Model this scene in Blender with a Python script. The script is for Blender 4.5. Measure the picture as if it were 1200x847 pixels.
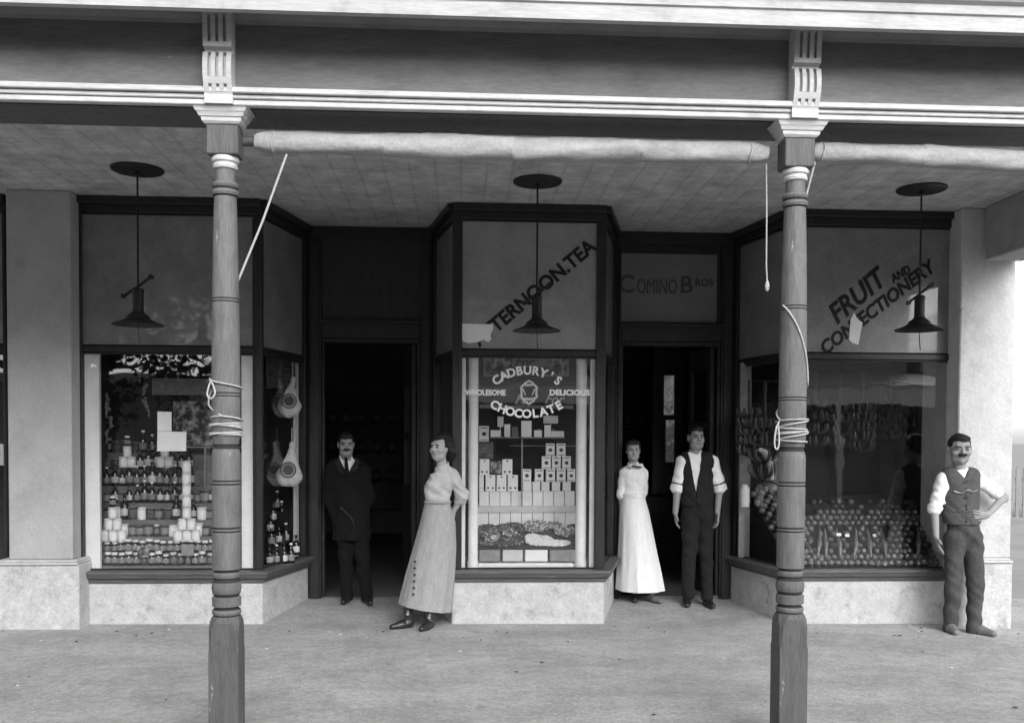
import bpy, bmesh, math, random
import numpy as np
from mathutils import Vector, Matrix
R = math.radians
random.seed(7)
for o in list(bpy.data.objects): bpy.data.objects.remove(o)
S = bpy.context.scene
COL = S.collection

# ------------------------------------------------------------------ camera
FPX = 1100.0                      # focal length in photo pixels (photo 1200 x 847)
CAMZ = 1.65
YAW, ROLL, PITCH = 0.0555, 0.0053, 0.0275
PPX, PPY = 600.0, 512.0 + FPX * math.tan(PITCH)
cF = Vector((math.sin(YAW) * math.cos(PITCH), math.cos(YAW) * math.cos(PITCH), -math.sin(PITCH)))
cR0 = Vector((math.cos(YAW), -math.sin(YAW), 0))
cU0 = cR0.cross(cF)
cR = cR0 * math.cos(ROLL) + cU0 * math.sin(ROLL)
cU = cU0 * math.cos(ROLL) - cR0 * math.sin(ROLL)
cam = bpy.data.cameras.new('camera')
cam.sensor_width = 36; cam.lens = FPX / 1200 * 36
cam.shift_y = (PPY - 423.5) / 1200
cam.clip_start = 0.05; cam.clip_end = 2000
camo = bpy.data.objects.new('camera', cam)
m = Matrix((cR, cU, -cF)).transposed().to_4x4()
m.translation = Vector((0, 0, CAMZ))
camo.matrix_world = m
COL.objects.link(camo); S.camera = camo

def ray(u, v): return cF * FPX + cR * (u - PPX) + cU * (PPY - v)
def at(u, v, Y):
    d = ray(u, v); return Vector((0, 0, CAMZ)) + d * (Y / d.y)
def atz(u, v, Z):
    d = ray(u, v); return Vector((0, 0, CAMZ)) + d * ((Z - CAMZ) / d.z)

# ------------------------------------------------------------------ world, sun, exposure
SUN_EL, SUN_AZ = R(30), R(163)    # azimuth clockwise from +Y: the sun stands behind and left of the camera, veiled
W = bpy.data.worlds.new('World'); S.world = W; W.use_nodes = True
nt = W.node_tree; nt.nodes.clear()
sky = nt.nodes.new('ShaderNodeTexSky'); sky.sky_type = 'NISHITA'; sky.sun_disc = False
sky.sun_elevation = SUN_EL; sky.sun_rotation = SUN_AZ; sky.dust_density = 1.5; sky.air_density = 1.0
bw = nt.nodes.new('ShaderNodeRGBToBW'); bg = nt.nodes.new('ShaderNodeBackground'); wo = nt.nodes.new('ShaderNodeOutputWorld')
bg.inputs['Strength'].default_value = 0.14
nt.links.new(sky.outputs[0], bw.inputs[0]); nt.links.new(bw.outputs[0], bg.inputs[0]); nt.links.new(bg.outputs[0], wo.inputs[0])
sl = bpy.data.lights.new('sun', 'SUN'); sl.energy = 1.5; sl.angle = R(50); sl.color = (1, 1, 1)
so = bpy.data.objects.new('sun', sl); COL.objects.link(so)
sd = Vector((math.sin(SUN_AZ) * math.cos(SUN_EL), math.cos(SUN_AZ) * math.cos(SUN_EL), math.sin(SUN_EL)))
so.rotation_euler = sd.to_track_quat('Z', 'Y').to_euler()
S.view_settings.view_transform = 'Standard'; S.view_settings.look = 'None'
S.view_settings.gamma = 1; S.view_settings.use_curve_mapping = False
S.view_settings.exposure = 1.45
S.render.resolution_x = 1024; S.render.resolution_y = 722
S.render.engine = 'CYCLES'
S.cycles.max_bounces = 10; S.cycles.transparent_max_bounces = 16; S.cycles.glossy_bounces = 4; S.cycles.diffuse_bounces = 6

# ------------------------------------------------------------------ materials (all grey: the photograph is monochrome)
def mat(name, g, rough=0.7, var=0.0, scale=6.0, stretch=(1, 1, 1), bump=0.0, bscale=None, spec=0.3, stains=0.0, sscale=1.5, sdark=0.4, metal=0.0, coat=0.0, detail=6.0, grain=.0, gscale=70, gst=None, chips=0.0, chipg=.5, cscale=14):
    M = bpy.data.materials.new(name); M.use_nodes = True
    t = M.node_tree; b = t.nodes['Principled BSDF']; N = t.nodes.new; L = t.links.new
    b.inputs['Roughness'].default_value = rough; b.inputs['Metallic'].default_value = metal
    b.inputs['Specular IOR Level'].default_value = spec; b.inputs['Coat Weight'].default_value = coat
    b.inputs['Base Color'].default_value = (g, g, g, 1)
    tc = N('ShaderNodeTexCoord'); mp = N('ShaderNodeMapping'); mp.inputs['Scale'].default_value = stretch
    L(tc.outputs['Object'], mp.inputs[0])
    val = None
    if var > 0:
        n = N('ShaderNodeTexNoise'); n.inputs['Scale'].default_value = scale; n.inputs['Detail'].default_value = detail; n.inputs['Roughness'].default_value = .65
        L(mp.outputs[0], n.inputs[0])
        mr = N('ShaderNodeMapRange'); mr.inputs[1].default_value = .25; mr.inputs[2].default_value = .75
        mr.inputs[3].default_value = g * (1 - var); mr.inputs[4].default_value = g * (1 + var)
        L(n.outputs[0], mr.inputs[0]); val = mr.outputs[0]
    if stains > 0:
        n2 = N('ShaderNodeTexNoise'); n2.inputs['Scale'].default_value = sscale; n2.inputs['Detail'].default_value = 9; n2.inputs['Roughness'].default_value = .7
        L(tc.outputs['Object'], n2.inputs[0])
        r2 = N('ShaderNodeMapRange'); r2.interpolation_type = 'SMOOTHSTEP'; r2.inputs[1].default_value = .5; r2.inputs[2].default_value = .72
        r2.inputs[3].default_value = 1; r2.inputs[4].default_value = 1 - stains * (1 - sdark)
        L(n2.outputs[0], r2.inputs[0])
        mu = N('ShaderNodeMath'); mu.operation = 'MULTIPLY'
        if val is None: mu.inputs[0].default_value = g
        else: L(val, mu.inputs[0])
        L(r2.outputs[0], mu.inputs[1]); val = mu.outputs[0]
    if grain > 0:
        mg = N('ShaderNodeMapping'); mg.inputs['Scale'].default_value = gst or stretch; L(tc.outputs['Object'], mg.inputs[0])
        n4 = N('ShaderNodeTexNoise'); n4.inputs['Scale'].default_value = gscale; n4.inputs['Detail'].default_value = 3; n4.inputs['Roughness'].default_value = .7
        L(mg.outputs[0], n4.inputs[0])
        r4 = N('ShaderNodeMapRange'); r4.inputs[1].default_value = .3; r4.inputs[2].default_value = .7; r4.inputs[3].default_value = 1 - grain; r4.inputs[4].default_value = 1 + grain; L(n4.outputs[0], r4.inputs[0])
        m4 = N('ShaderNodeMath'); m4.operation = 'MULTIPLY'; L(r4.outputs[0], m4.inputs[1])
        if val is None: m4.inputs[0].default_value = g
        else: L(val, m4.inputs[0])
        val = m4.outputs[0]
    if chips > 0:
        n5 = N('ShaderNodeTexNoise'); n5.inputs['Scale'].default_value = cscale; n5.inputs['Detail'].default_value = 7; n5.inputs['Roughness'].default_value = .75
        L(mp.outputs[0], n5.inputs[0])
        r5 = N('ShaderNodeMapRange'); r5.inputs[1].default_value = .70 - .08 * chips; r5.inputs[2].default_value = .73 - .08 * chips; L(n5.outputs[0], r5.inputs[0])
        m5 = N('ShaderNodeMix'); m5.data_type = 'FLOAT'; L(r5.outputs[0], m5.inputs[0]); m5.inputs[3].default_value = chipg
        if val is None: m5.inputs[2].default_value = g
        else: L(val, m5.inputs[2])
        val = m5.outputs[0]
    if val is not None: L(val, b.inputs['Base Color'])
    if bump > 0:
        n3 = N('ShaderNodeTexNoise'); n3.inputs['Scale'].default_value = bscale or scale * 3; n3.inputs['Detail'].default_value = 5
        L(mp.outputs[0], n3.inputs[0])
        bu = N('ShaderNodeBump'); bu.inputs['Strength'].default_value = bump; bu.inputs['Distance'].default_value = .01
        L(n3.outputs[0], bu.inputs['Height']); L(bu.outputs[0], b.inputs['Normal'])
    return M

M = {}
M['plaster'] = mat('limewashed_plaster', .5, .9, .14, 6, bump=.6, bscale=22, stains=.45, sscale=3.5, sdark=.55, grain=.12, gscale=60, chips=.4, chipg=.2, cscale=9)
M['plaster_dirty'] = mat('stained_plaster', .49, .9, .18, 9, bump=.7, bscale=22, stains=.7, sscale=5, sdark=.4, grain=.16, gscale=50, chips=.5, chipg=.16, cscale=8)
M['pier'] = mat('painted_pier', .4, .85, .12, 4, bump=.5, bscale=25, stains=.35, sscale=2.6, sdark=.6, grain=.1, gscale=60, chips=.2, chipg=.6, cscale=7)
M['white_paint'] = mat('old_white_paint', .5, .6, .16, 4, (1, 6, 6), bump=.3, stains=.45, sscale=6, sdark=.6, grain=.1, gscale=50, gst=(.3, 2, 2), chips=.35, chipg=.12, cscale=5)
M['cornice'] = mat('cornice_paint', .4, .6, .16, 4, (1, 6, 6), bump=.3, stains=.5, sscale=5, sdark=.6, grain=.1, gscale=50, gst=(.3, 2, 2), chips=.35, chipg=.12, cscale=5)
M['frieze'] = mat('frieze_paint', .16, .75, .22, 3, (1, 3, 5), bump=.25, stains=.4, sscale=2.5, sdark=.6, grain=.14, gscale=40, gst=(.4, 3, 3), chips=.3, chipg=.35, cscale=4)
M['soffit'] = mat('soffit_paint', .24, .7, .2, 3, (1, 4, 4), bump=.2, stains=.4, sscale=4, grain=.1, gst=(.4, 3, 3))
M['post'] = mat('weathered_post_paint', .135, .65, .25, 6, (3, 3, .5), bump=.5, bscale=16, stains=.5, sscale=7, sdark=.55, grain=.22, gscale=45, gst=(4, 4, .25), chips=.45, chipg=.42, cscale=7)
M['post_base'] = mat('weathered_post_base', .098, .65, .25, 6, (3, 3, .5), bump=.5, bscale=16, stains=.5, sscale=7, sdark=.55, grain=.22, gscale=45, gst=(4, 4, .25), chips=.6, chipg=.4, cscale=7)
M['post_dark'] = mat('weathered_post_block', .095, .65, .25, 6, (4, 4, .5), bump=.5, bscale=16, stains=.5, sscale=6, grain=.2, gscale=45, gst=(4, 4, .25), chips=.3, chipg=.3, cscale=7)
M['groove'] = mat('dark_groove', .03, .8)
M['frame'] = mat('dark_varnished_wood', .023, .42, .35, 8, (3, 3, .6), bump=.3, spec=.35, grain=.25, gscale=50, gst=(3, 3, .3), chips=.35, chipg=.13, cscale=6)
M['sill'] = mat('worn_sill_wood', .1, .55, .35, 6, (.6, 6, 6), bump=.4, bscale=12, spec=.3, grain=.25, gscale=40, gst=(.2, 5, 5), chips=.4, chipg=.3, cscale=5)
M['door'] = mat('dark_door_wood', .035, .4, .3, 6, (3, 3, .4), bump=.1)
M['room'] = mat('dim_room_plaster', .3, .9, .2, 2)
M['panel'] = mat('painted_glass_panel', .2, .35, .3, 4, spec=.35, coat=.45, grain=.12, gscale=40, chips=.3, chipg=.5, cscale=12)
M['panel_light'] = mat('painted_glass_panel_light', .28, .35, .2, 4, spec=.35, coat=1.0, grain=.1, gscale=40, chips=.25, chipg=.6, cscale=12)
M['letter_dark'] = mat('black_letter_paint', .012, .6, .6, 30)
M['letter_dim'] = mat('faded_dark_letter_paint', .065, .5)
M['letter_white'] = mat('white_letter_enamel', .85, .4)
M['white_board'] = mat('white_board', .8, .75, .1, 5, stains=.3, sscale=4, sdark=.7, grain=.07, gscale=50)
M['paper'] = mat('paper', .85, .8, .04, 10)
M['card_pale'] = mat('pale_card', .6, .7, .12, 14)
M['card_mid'] = mat('mid_card', .25, .7, .25, 20)
M['iron'] = mat('black_iron', .012, .45, .3, 12, spec=.4)
M['rope'] = mat('cotton_rope', .42, .9, .15, 60, bump=.5, bscale=120)
M['canvas'] = mat('rolled_canvas', .33, .9, .18, 5, (1, 2, 2), bump=.7, bscale=14, stains=.5, sscale=4, sdark=.5, grain=.12, gscale=50, gst=(1, 1, 1))
M['tin_dark'] = mat('dark_tin', .035, .35, .5, 25, spec=.5)
M['tin_mid'] = mat('mid_tin', .14, .35, .5, 25, spec=.5)
M['tin_pale'] = mat('pale_tin', .7, .4, .2, 25, spec=.4)
M['bottle'] = mat('dark_bottle_glass', .012, .08, spec=.6)
M['cap'] = mat('pale_cap', .8, .4, .2, 30)
M['shelf'] = mat('shelf_wood', .16, .6, .3, 6, (1, 5, 5))
M['dark_cloth'] = mat('black_display_cloth', .015, .9, .3, 4)
M['sack'] = mat('ham_sacking', .42, .9, .2, 30, bump=.4, bscale=60)
M['ink'] = mat('printed_ink', .06, .8, .4, 50)
M['sweets_dark'] = mat('dark_sweets', .07, .4, .8, 60)
M['sweets_mid'] = mat('mid_sweets', .3, .4, .8, 60)
M['sweets_white'] = mat('white_sweets', .75, .5, .15, 60)
M['fruit'] = mat('fruit_skin', .13, .35, .35, 9, spec=.5)
M['fruit_pale'] = mat('pale_fruit_skin', .35, .45, .3, 14, spec=.4)
M['fruit_dark'] = mat('dark_fruit_skin', .045, .45, .4, 12, spec=.4)
M['leaf'] = mat('leaf', .035, .6, .5, 3)
M['bark'] = mat('bark', .1, .9, .3, 5, (3, 3, .4), bump=.6)
M['roof'] = mat('corrugated_iron', .5, .5, .15, 3)
M['brick'] = mat('far_wall_render', .33, .85, .2, 2, stains=.4)
M['far_white'] = mat('far_trim', .8, .7, .1, 3)
M['fence'] = mat('picket_paint', .18, .8, .2, 6)
M['skin'] = mat('skin', .27, .6, .12, 25, spec=.25, grain=.08, gscale=90)
M['skin_light'] = mat('skin_light', .36, .6, .1, 25, spec=.25, grain=.06, gscale=90)
M['hair'] = mat('dark_hair', .016, .55, .5, 40, (2, 2, .4), bump=1.0, bscale=70, grain=.4, gscale=80, gst=(2, 2, .4))
M['shirt'] = mat('white_cotton', .82, .9, .1, 16, bump=.6, bscale=30, grain=.06, gscale=80)
M['blouse'] = mat('blouse_cotton', .44, .9, .14, 16, bump=.6, bscale=30, grain=.12, gscale=80)
M['skirt'] = mat('grey_skirt_cloth', .31, .95, .14, 18, (2, 2, .5), bump=.5, bscale=30, grain=.16, gscale=90)
M['dress'] = mat('white_dress_cotton', .78, .9, .08, 16, (2, 2, .5), bump=.5, bscale=28, grain=.07, gscale=80)
M['vest_mid'] = mat('worn_waistcoat_wool', .075, .95, .25, 22, bump=.6, bscale=45, grain=.3, gscale=90)
M['vest_dark'] = mat('black_waistcoat_wool', .016, .95, .25, 22, bump=.6, bscale=45, grain=.3, gscale=90)
M['trousers_mid'] = mat('worn_trouser_wool', .06, .95, .3, 14, (1, 1, .4), bump=.6, bscale=40, grain=.3, gscale=90)
M['trousers_dark'] = mat('black_trouser_wool', .015, .95, .25, 14, (1, 1, .4), bump=.6, bscale=40, grain=.3, gscale=90)
M['suit'] = mat('dark_suit_wool', .006, .95, .25, 20, bump=.4, bscale=45, grain=.3, gscale=90)
M['leather'] = mat('black_leather', .02, .35, .3, 20, spec=.5)
M['leather_mid'] = mat('scuffed_leather', .16, .5, .3, 20, spec=.4)
M['silver'] = mat('watch_silver', .7, .3, metal=1)
M['dull_silver'] = mat('dull_watch_silver', .12, .4, metal=1)
M['eye'] = mat('eye_dark', .01, .3)
M['lip'] = mat('lip', .14, .5)
M['road'] = mat('dirt_road', .24, .95, .2, 1.2, bump=.4, bscale=12)

def ground_mat():
    Mx = bpy.data.materials.new('cement_footpath'); Mx.use_nodes = True
    t = Mx.node_tree; b = t.nodes['Principled BSDF']; N = t.nodes.new; L = t.links.new
    b.inputs['Roughness'].default_value = .85; b.inputs['Specular IOR Level'].default_value = .25
    tc = N('ShaderNodeTexCoord')
    def noise(sc, de, ro=.6, st=(1, 1, 1)):
        mp = N('ShaderNodeMapping'); mp.inputs['Scale'].default_value = st; L(tc.outputs['Object'], mp.inputs[0])
        n = N('ShaderNodeTexNoise'); n.inputs['Scale'].default_value = sc; n.inputs['Detail'].default_value = de; n.inputs['Roughness'].default_value = ro
        L(mp.outputs[0], n.inputs[0]); return n.outputs[0]
    def rng(x, a, c, lo, hi):
        r = N('ShaderNodeMapRange'); r.interpolation_type = 'SMOOTHSTEP'
        for i, q in enumerate((a, c, lo, hi)): r.inputs[i + 1].default_value = q
        L(x, r.inputs[0]); return r.outputs[0]
    def mul(a, c):
        q = N('ShaderNodeMath'); q.operation = 'MULTIPLY'; L(a, q.inputs[0]); L(c, q.inputs[1]); return q.outputs[0]
    a = rng(noise(1.1, 10, .7, (1, 1.4, 1)), .3, .7, .29, .42)
    a = mul(a, rng(noise(9, 6, .7, (1, 1.4, 1)), .3, .7, .9, 1.07))
    a = mul(a, rng(noise(28, 5, .75), .28, .72, .8, 1.17))
    a = mul(a, rng(noise(110, 2, .7), .3, .7, .8, 1.18))
    a = mul(a, rng(noise(2.7, 5, .65), .62, .76, 1, .6))
    a = mul(a, rng(noise(4.1, 7, .75, (1, 2, 1)), .62, .7, 1, 1.28))
    a = mul(a, rng(noise(17, 2, .5), .74, .80, 1, .45))
    L(a, b.inputs['Base Color'])
    bu = N('ShaderNodeBump'); bu.inputs['Strength'].default_value = .7; bu.inputs['Distance'].default_value = .012
    L(noise(30, 8, .75), bu.inputs['Height']); L(bu.outputs[0], b.inputs['Normal'])
    return Mx
M['path'] = ground_mat()

def ceiling_mat():
    Mx = bpy.data.materials.new('pressed_ceiling_lining'); Mx.use_nodes = True
    t = Mx.node_tree; b = t.nodes['Principled BSDF']; N = t.nodes.new; L = t.links.new
    b.inputs['Roughness'].default_value = .5; b.inputs['Specular IOR Level'].default_value = .4
    tc = N('ShaderNodeTexCoord')
    n = N('ShaderNodeTexNoise'); n.inputs['Scale'].default_value = 5; n.inputs['Detail'].default_value = 12; n.inputs['Roughness'].default_value = .75; L(tc.outputs['Object'], n.inputs[0])
    r = N('ShaderNodeMapRange'); r.inputs[1].default_value = .3; r.inputs[2].default_value = .7; r.inputs[3].default_value = .28; r.inputs[4].default_value = .72
    L(n.outputs[0], r.inputs[0])
    br = N('ShaderNodeTexBrick'); br.offset = 0; br.inputs['Scale'].default_value = 1
    br.inputs['Brick Width'].default_value = .2; br.inputs['Row Height'].default_value = .2; br.inputs['Mortar Size'].default_value = .012; br.inputs['Mortar Smooth'].default_value = .6
    br.inputs['Color1'].default_value = (1, 1, 1, 1); br.inputs['Color2'].default_value = (.93, .93, .93, 1); br.inputs['Mortar'].default_value = (.8, .8, .8, 1)
    L(tc.outputs['Object'], br.inputs[0])
    mx = N('ShaderNodeMix'); mx.data_type = 'RGBA'; mx.blend_type = 'MULTIPLY'; mx.inputs[0].default_value = 1
    L(r.outputs[0], mx.inputs[6]); L(br.outputs[0], mx.inputs[7]); L(mx.outputs[2], b.inputs['Base Color'])
    bu = N('ShaderNodeBump'); bu.inputs['Strength'].default_value = .5; bu.inputs['Distance'].default_value = .01
    v = N('ShaderNodeTexVoronoi'); v.inputs['Scale'].default_value = 20; L(tc.outputs['Object'], v.inputs[0])
    v.inputs['Randomness'].default_value = .15
    L(v.outputs[0], bu.inputs['Height'])
    b2 = N('ShaderNodeBump'); b2.inputs['Strength'].default_value = .4; b2.inputs['Distance'].default_value = .012
    L(br.outputs[1], b2.inputs['Height']); b2.invert = True; L(bu.outputs[0], b2.inputs['Normal']); L(b2.outputs[0], b.inputs['Normal'])
    return Mx
M['ceiling'] = ceiling_mat()

def glass_mat(name, f0=.06, tint=.975, wob=.02):
    Mx = bpy.data.materials.new(name); Mx.use_nodes = True
    t = Mx.node_tree; t.nodes.clear(); N = t.nodes.new; L = t.links.new
    out = N('ShaderNodeOutputMaterial'); mix = N('ShaderNodeMixShader'); tr = N('ShaderNodeBsdfTransparent'); gl = N('ShaderNodeBsdfGlossy')
    tr.inputs[0].default_value = (tint, tint, tint, 1); gl.inputs['Roughness'].default_value = .015; gl.inputs[0].default_value = (1, 1, 1, 1)
    lw = N('ShaderNodeLayerWeight'); lw.inputs[0].default_value = .5
    p = N('ShaderNodeMath'); p.operation = 'POWER'; p.inputs[1].default_value = 5; L(lw.outputs['Facing'], p.inputs[0])
    q = N('ShaderNodeMath'); q.operation = 'MULTIPLY_ADD'; q.inputs[1].default_value = .9; q.inputs[2].default_value = f0; L(p.outputs[0], q.inputs[0])
    q.use_clamp = True
    tc = N('ShaderNodeTexCoord'); n = N('ShaderNodeTexNoise'); n.inputs['Scale'].default_value = 1.6; L(tc.outputs['Object'], n.inputs[0])
    bu = N('ShaderNodeBump'); bu.inputs['Strength'].default_value = 1; bu.inputs['Distance'].default_value = wob; L(n.outputs[0], bu.inputs['Height']); L(bu.outputs[0], gl.inputs['Normal'])
    L(q.outputs[0], mix.inputs[0]); L(tr.outputs[0], mix.inputs[1]); L(gl.outputs[0], mix.inputs[2]); L(mix.outputs[0], out.inputs[0])
    return Mx
M['glass'] = glass_mat('old_plate_glass', wob=.002)
def mirror_mat():
    Mx = mat('rippled_mirror', .5, .06, metal=1, bump=.8, bscale=14, stretch=(1, 1, .4)); return Mx
M['mirror'] = mirror_mat()
def poster_mat(name, lo, hi, sc, st=(1, 1, 1), a=.45, c=.6):
    Mx = mat(name, hi, .7, .01, sc, st)
    t = Mx.node_tree
    for n in t.nodes:
        if n.bl_idname == 'ShaderNodeMapRange':
            n.inputs[1].default_value = a; n.inputs[2].default_value = c; n.inputs[3].default_value = lo; n.inputs[4].default_value = hi
    return Mx
M['picture'] = poster_mat('printed_picture', .03, .5, 9)
M['print'] = poster_mat('printed_lines', .03, .16, 12, (1, 1, 6), .4, .6)

# ------------------------------------------------------------------ mesh helpers
class MB:
    def __init__(s): s.v = []; s.f = []; s.m = []; s.cur = 0
    def add(s, vs, fs, m=None):
        o = len(s.v); s.v += [tuple(p) for p in vs]; s.f += [tuple(i + o for i in f) for f in fs]; s.m += [s.cur if m is None else m] * len(fs)
        return s
    def box(s, x0, x1, y0, y1, z0, z1, m=None):
        vs = [(x, y, z) for z in (z0, z1) for (x, y) in ((x0, y0), (x1, y0), (x1, y1), (x0, y1))]
        return s.add(vs, [(0, 3, 2, 1), (4, 5, 6, 7), (0, 1, 5, 4), (1, 2, 6, 5), (2, 3, 7, 6), (3, 0, 4, 7)], m)
    def seg(s, A, B, s0, s1, z0, z1, o0, o1, m=None, e0=0, e1=0):
        """box along the plan line A->B from distance s0 to s1 (s1 None: the end), o0..o1 to its inner (left-hand) side"""
        A = Vector(A); B = Vector(B); d = B - A; Ln = d.length; d /= Ln; n = Vector((-d.y, d.x))
        if s1 is None: s1 = Ln
        if s1 <= 0: s1 = Ln + s1
        if s0 < 0: s0 = s0
        q = [A + d * s0 + n * o0, A + d * s1 + n * o0, A + d * s1 + n * o1, A + d * s0 + n * o1]
        vs = [(p.x, p.y, z) for z in (z0, z1) for p in q]
        return s.add(vs, [(0, 3, 2, 1), (4, 5, 6, 7), (0, 1, 5, 4), (1, 2, 6, 5), (2, 3, 7, 6), (3, 0, 4, 7)], m)
    def prism(s, poly, fn0, fn1, m=None):
        """poly: 2d points; fn0/fn1 map a 2d point to 3d for the two ends"""
        n = len(poly); vs = [fn0(p) for p in poly] + [fn1(p) for p in poly]
        fs = [tuple(range(n))[::-1], tuple(range(n, 2 * n))] + [(i, (i + 1) % n, n + (i + 1) % n, n + i) for i in range(n)]
        return s.add(vs, fs, m)
    def lathe(s, prof, c=(0, 0, 0), n=20, m=None, cap=True, axis='z', ms=None):
        vs = []; fs = []
        for (r, z) in prof:
            for k in range(n):
                a = 2 * math.pi * k / n
                if axis == 'z': vs.append((c[0] + r * math.cos(a), c[1] + r * math.sin(a), c[2] + z))
                elif axis == 'x': vs.append((c[0] + z, c[1] + r * math.cos(a), c[2] + r * math.sin(a)))
                else: vs.append((c[0] + r * math.cos(a), c[1] + z, c[2] + r * math.sin(a)))
        o = len(s.v); s.v += vs
        for i in range(len(prof) - 1):
            for k in range(n):
                k2 = (k + 1) % n
                s.f.append((o + i * n + k, o + i * n + k2, o + (i + 1) * n + k2, o + (i + 1) * n + k))
                s.m.append((ms[i] if ms else (s.cur if m is None else m)))
        if cap:
            for i in (0, len(prof) - 1):
                if prof[i][0] > 1e-5:
                    s.f.append(tuple(o + i * n + k for k in range(n))); s.m.append(ms[min(i, len(ms) - 1)] if ms else (s.cur if m is None else m))
        return s
    def tube(s, pts, r, n=8, m=None):
        pts = [Vector(p) for p in pts]; rings = []; o = len(s.v)
        up = Vector((0, 0, 1)); prev = None
        for i, p in enumerate(pts):
            d = (pts[min(i + 1, len(pts) - 1)] - pts[max(i - 1, 0)]).normalized()
            if prev is None:
                a = up if abs(d.z) < .9 else Vector((1, 0, 0)); x = d.cross(a).normalized()
            else:
                x = (prev - d * prev.dot(d)); x = x.normalized() if x.length > 1e-6 else d.orthogonal().normalized()
            prev = x; y = d.cross(x); rr = r(i / (len(pts) - 1)) if callable(r) else r
            for k in range(n):
                a = 2 * math.pi * k / n; s.v.append(tuple(p + (x * math.cos(a) + y * math.sin(a)) * rr))
        for i in range(len(pts) - 1):
            for k in range(n):
                k2 = (k + 1) % n; s.f.append((o + i * n + k, o + i * n + k2, o + (i + 1) * n + k2, o + (i + 1) * n + k)); s.m.append(s.cur if m is None else m)
        for i in (0, len(pts) - 1): s.f.append(tuple(o + i * n + k for k in range(n))); s.m.append(s.cur if m is None else m)
        return s
    def ell(s, c, r, nu=12, nv=8, m=None):
        return s.lathe([(max(1e-4, math.sin(math.pi * i / nv)) , -math.cos(math.pi * i / nv)) for i in range(nv + 1)], (0, 0, 0), nu, m, cap=False) if False else s._ell(c, r, nu, nv, m)
    def _ell(s, c, r, nu, nv, m):
        vs = [(c[0], c[1], c[2] - r[2])]
        for i in range(1, nv):
            a = math.pi * i / nv
            for k in range(nu):
                b = 2 * math.pi * k / nu; vs.append((c[0] + r[0] * math.sin(a) * math.cos(b), c[1] + r[1] * math.sin(a) * math.sin(b), c[2] - r[2] * math.cos(a)))
        vs.append((c[0], c[1], c[2] + r[2])); fs = []
        for k in range(nu): fs.append((0, 1 + (k + 1) % nu, 1 + k)); fs.append((len(vs) - 1, 1 + (nv - 2) * nu + k, 1 + (nv - 2) * nu + (k + 1) % nu))
        for i in range(nv - 2):
            for k in range(nu): k2 = (k + 1) % nu; fs.append((1 + i * nu + k, 1 + i * nu + k2, 1 + (i + 1) * nu + k2, 1 + (i + 1) * nu + k))
        return s.add(vs, fs, m)
    def mesh(s, name, mats, smooth=False):
        me = bpy.data.meshes.new(name); me.from_pydata(s.v, [], s.f)
        if not isinstance(mats, (list, tuple)): mats = [mats]
        for q in mats: me.materials.append(M[q] if isinstance(q, str) else q)
        me.polygons.foreach_set('material_index', s.m)
        bm = bmesh.new(); bm.from_mesh(me); bmesh.ops.recalc_face_normals(bm, faces=bm.faces); bm.to_mesh(me); bm.free()
        if smooth:
            me.polygons.foreach_set('use_smooth', [True] * len(me.polygons))
            me.set_sharp_from_angle(angle=R(40))
        me.update(); return me
    def build(s, name, mats, parent=None, smooth=False, bevel=0, loc=None):
        o = bpy.data.objects.new(name, s.mesh(name, mats, smooth)); COL.objects.link(o)
        if loc is not None: o.location = loc
        if parent is not None:
            o.parent = parent
            if loc is None: o.location = -wloc(parent)
        if bevel:
            b = o.modifiers.new('bevel', 'BEVEL'); b.width = bevel; b.segments = 1; b.limit_method = 'ANGLE'; b.angle_limit = R(50)
        return o
def wloc(o):
    p = Vector((0, 0, 0))
    while o is not None: p += o.location; o = o.parent
    return p
def tag(o, label=None, cat=None, group=None, kind=None):
    if label: o['label'] = label
    if cat: o['category'] = cat
    if group: o['group'] = group
    if kind: o['kind'] = kind
    return o
def empty(name, loc=(0, 0, 0)):
    o = bpy.data.objects.new(name, None); o.empty_display_size = .1; COL.objects.link(o); o.location = loc; return o
def link_copy(src, loc, parent=None, rz=0, sc=None):
    o = src.copy(); COL.objects.link(o); o.location = loc
    if rz: o.rotation_euler[2] = rz
    if sc: o.scale = sc
    for k in ('label', 'group', 'category'):
        if k in o: del o[k]
    return o
ORD = ['first', 'second', 'third', 'fourth', 'fifth', 'sixth', 'seventh', 'eighth', 'ninth', 'tenth', 'eleventh', 'twelfth', 'thirteenth', 'fourteenth', 'fifteenth', 'sixteenth', 'seventeenth', 'eighteenth', 'nineteenth', 'twentieth', 'twenty-first', 'twenty-second', 'twenty-third', 'twenty-fourth', 'twenty-fifth', 'twenty-sixth', 'twenty-seventh', 'twenty-eighth', 'twenty-ninth', 'thirtieth']

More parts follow.
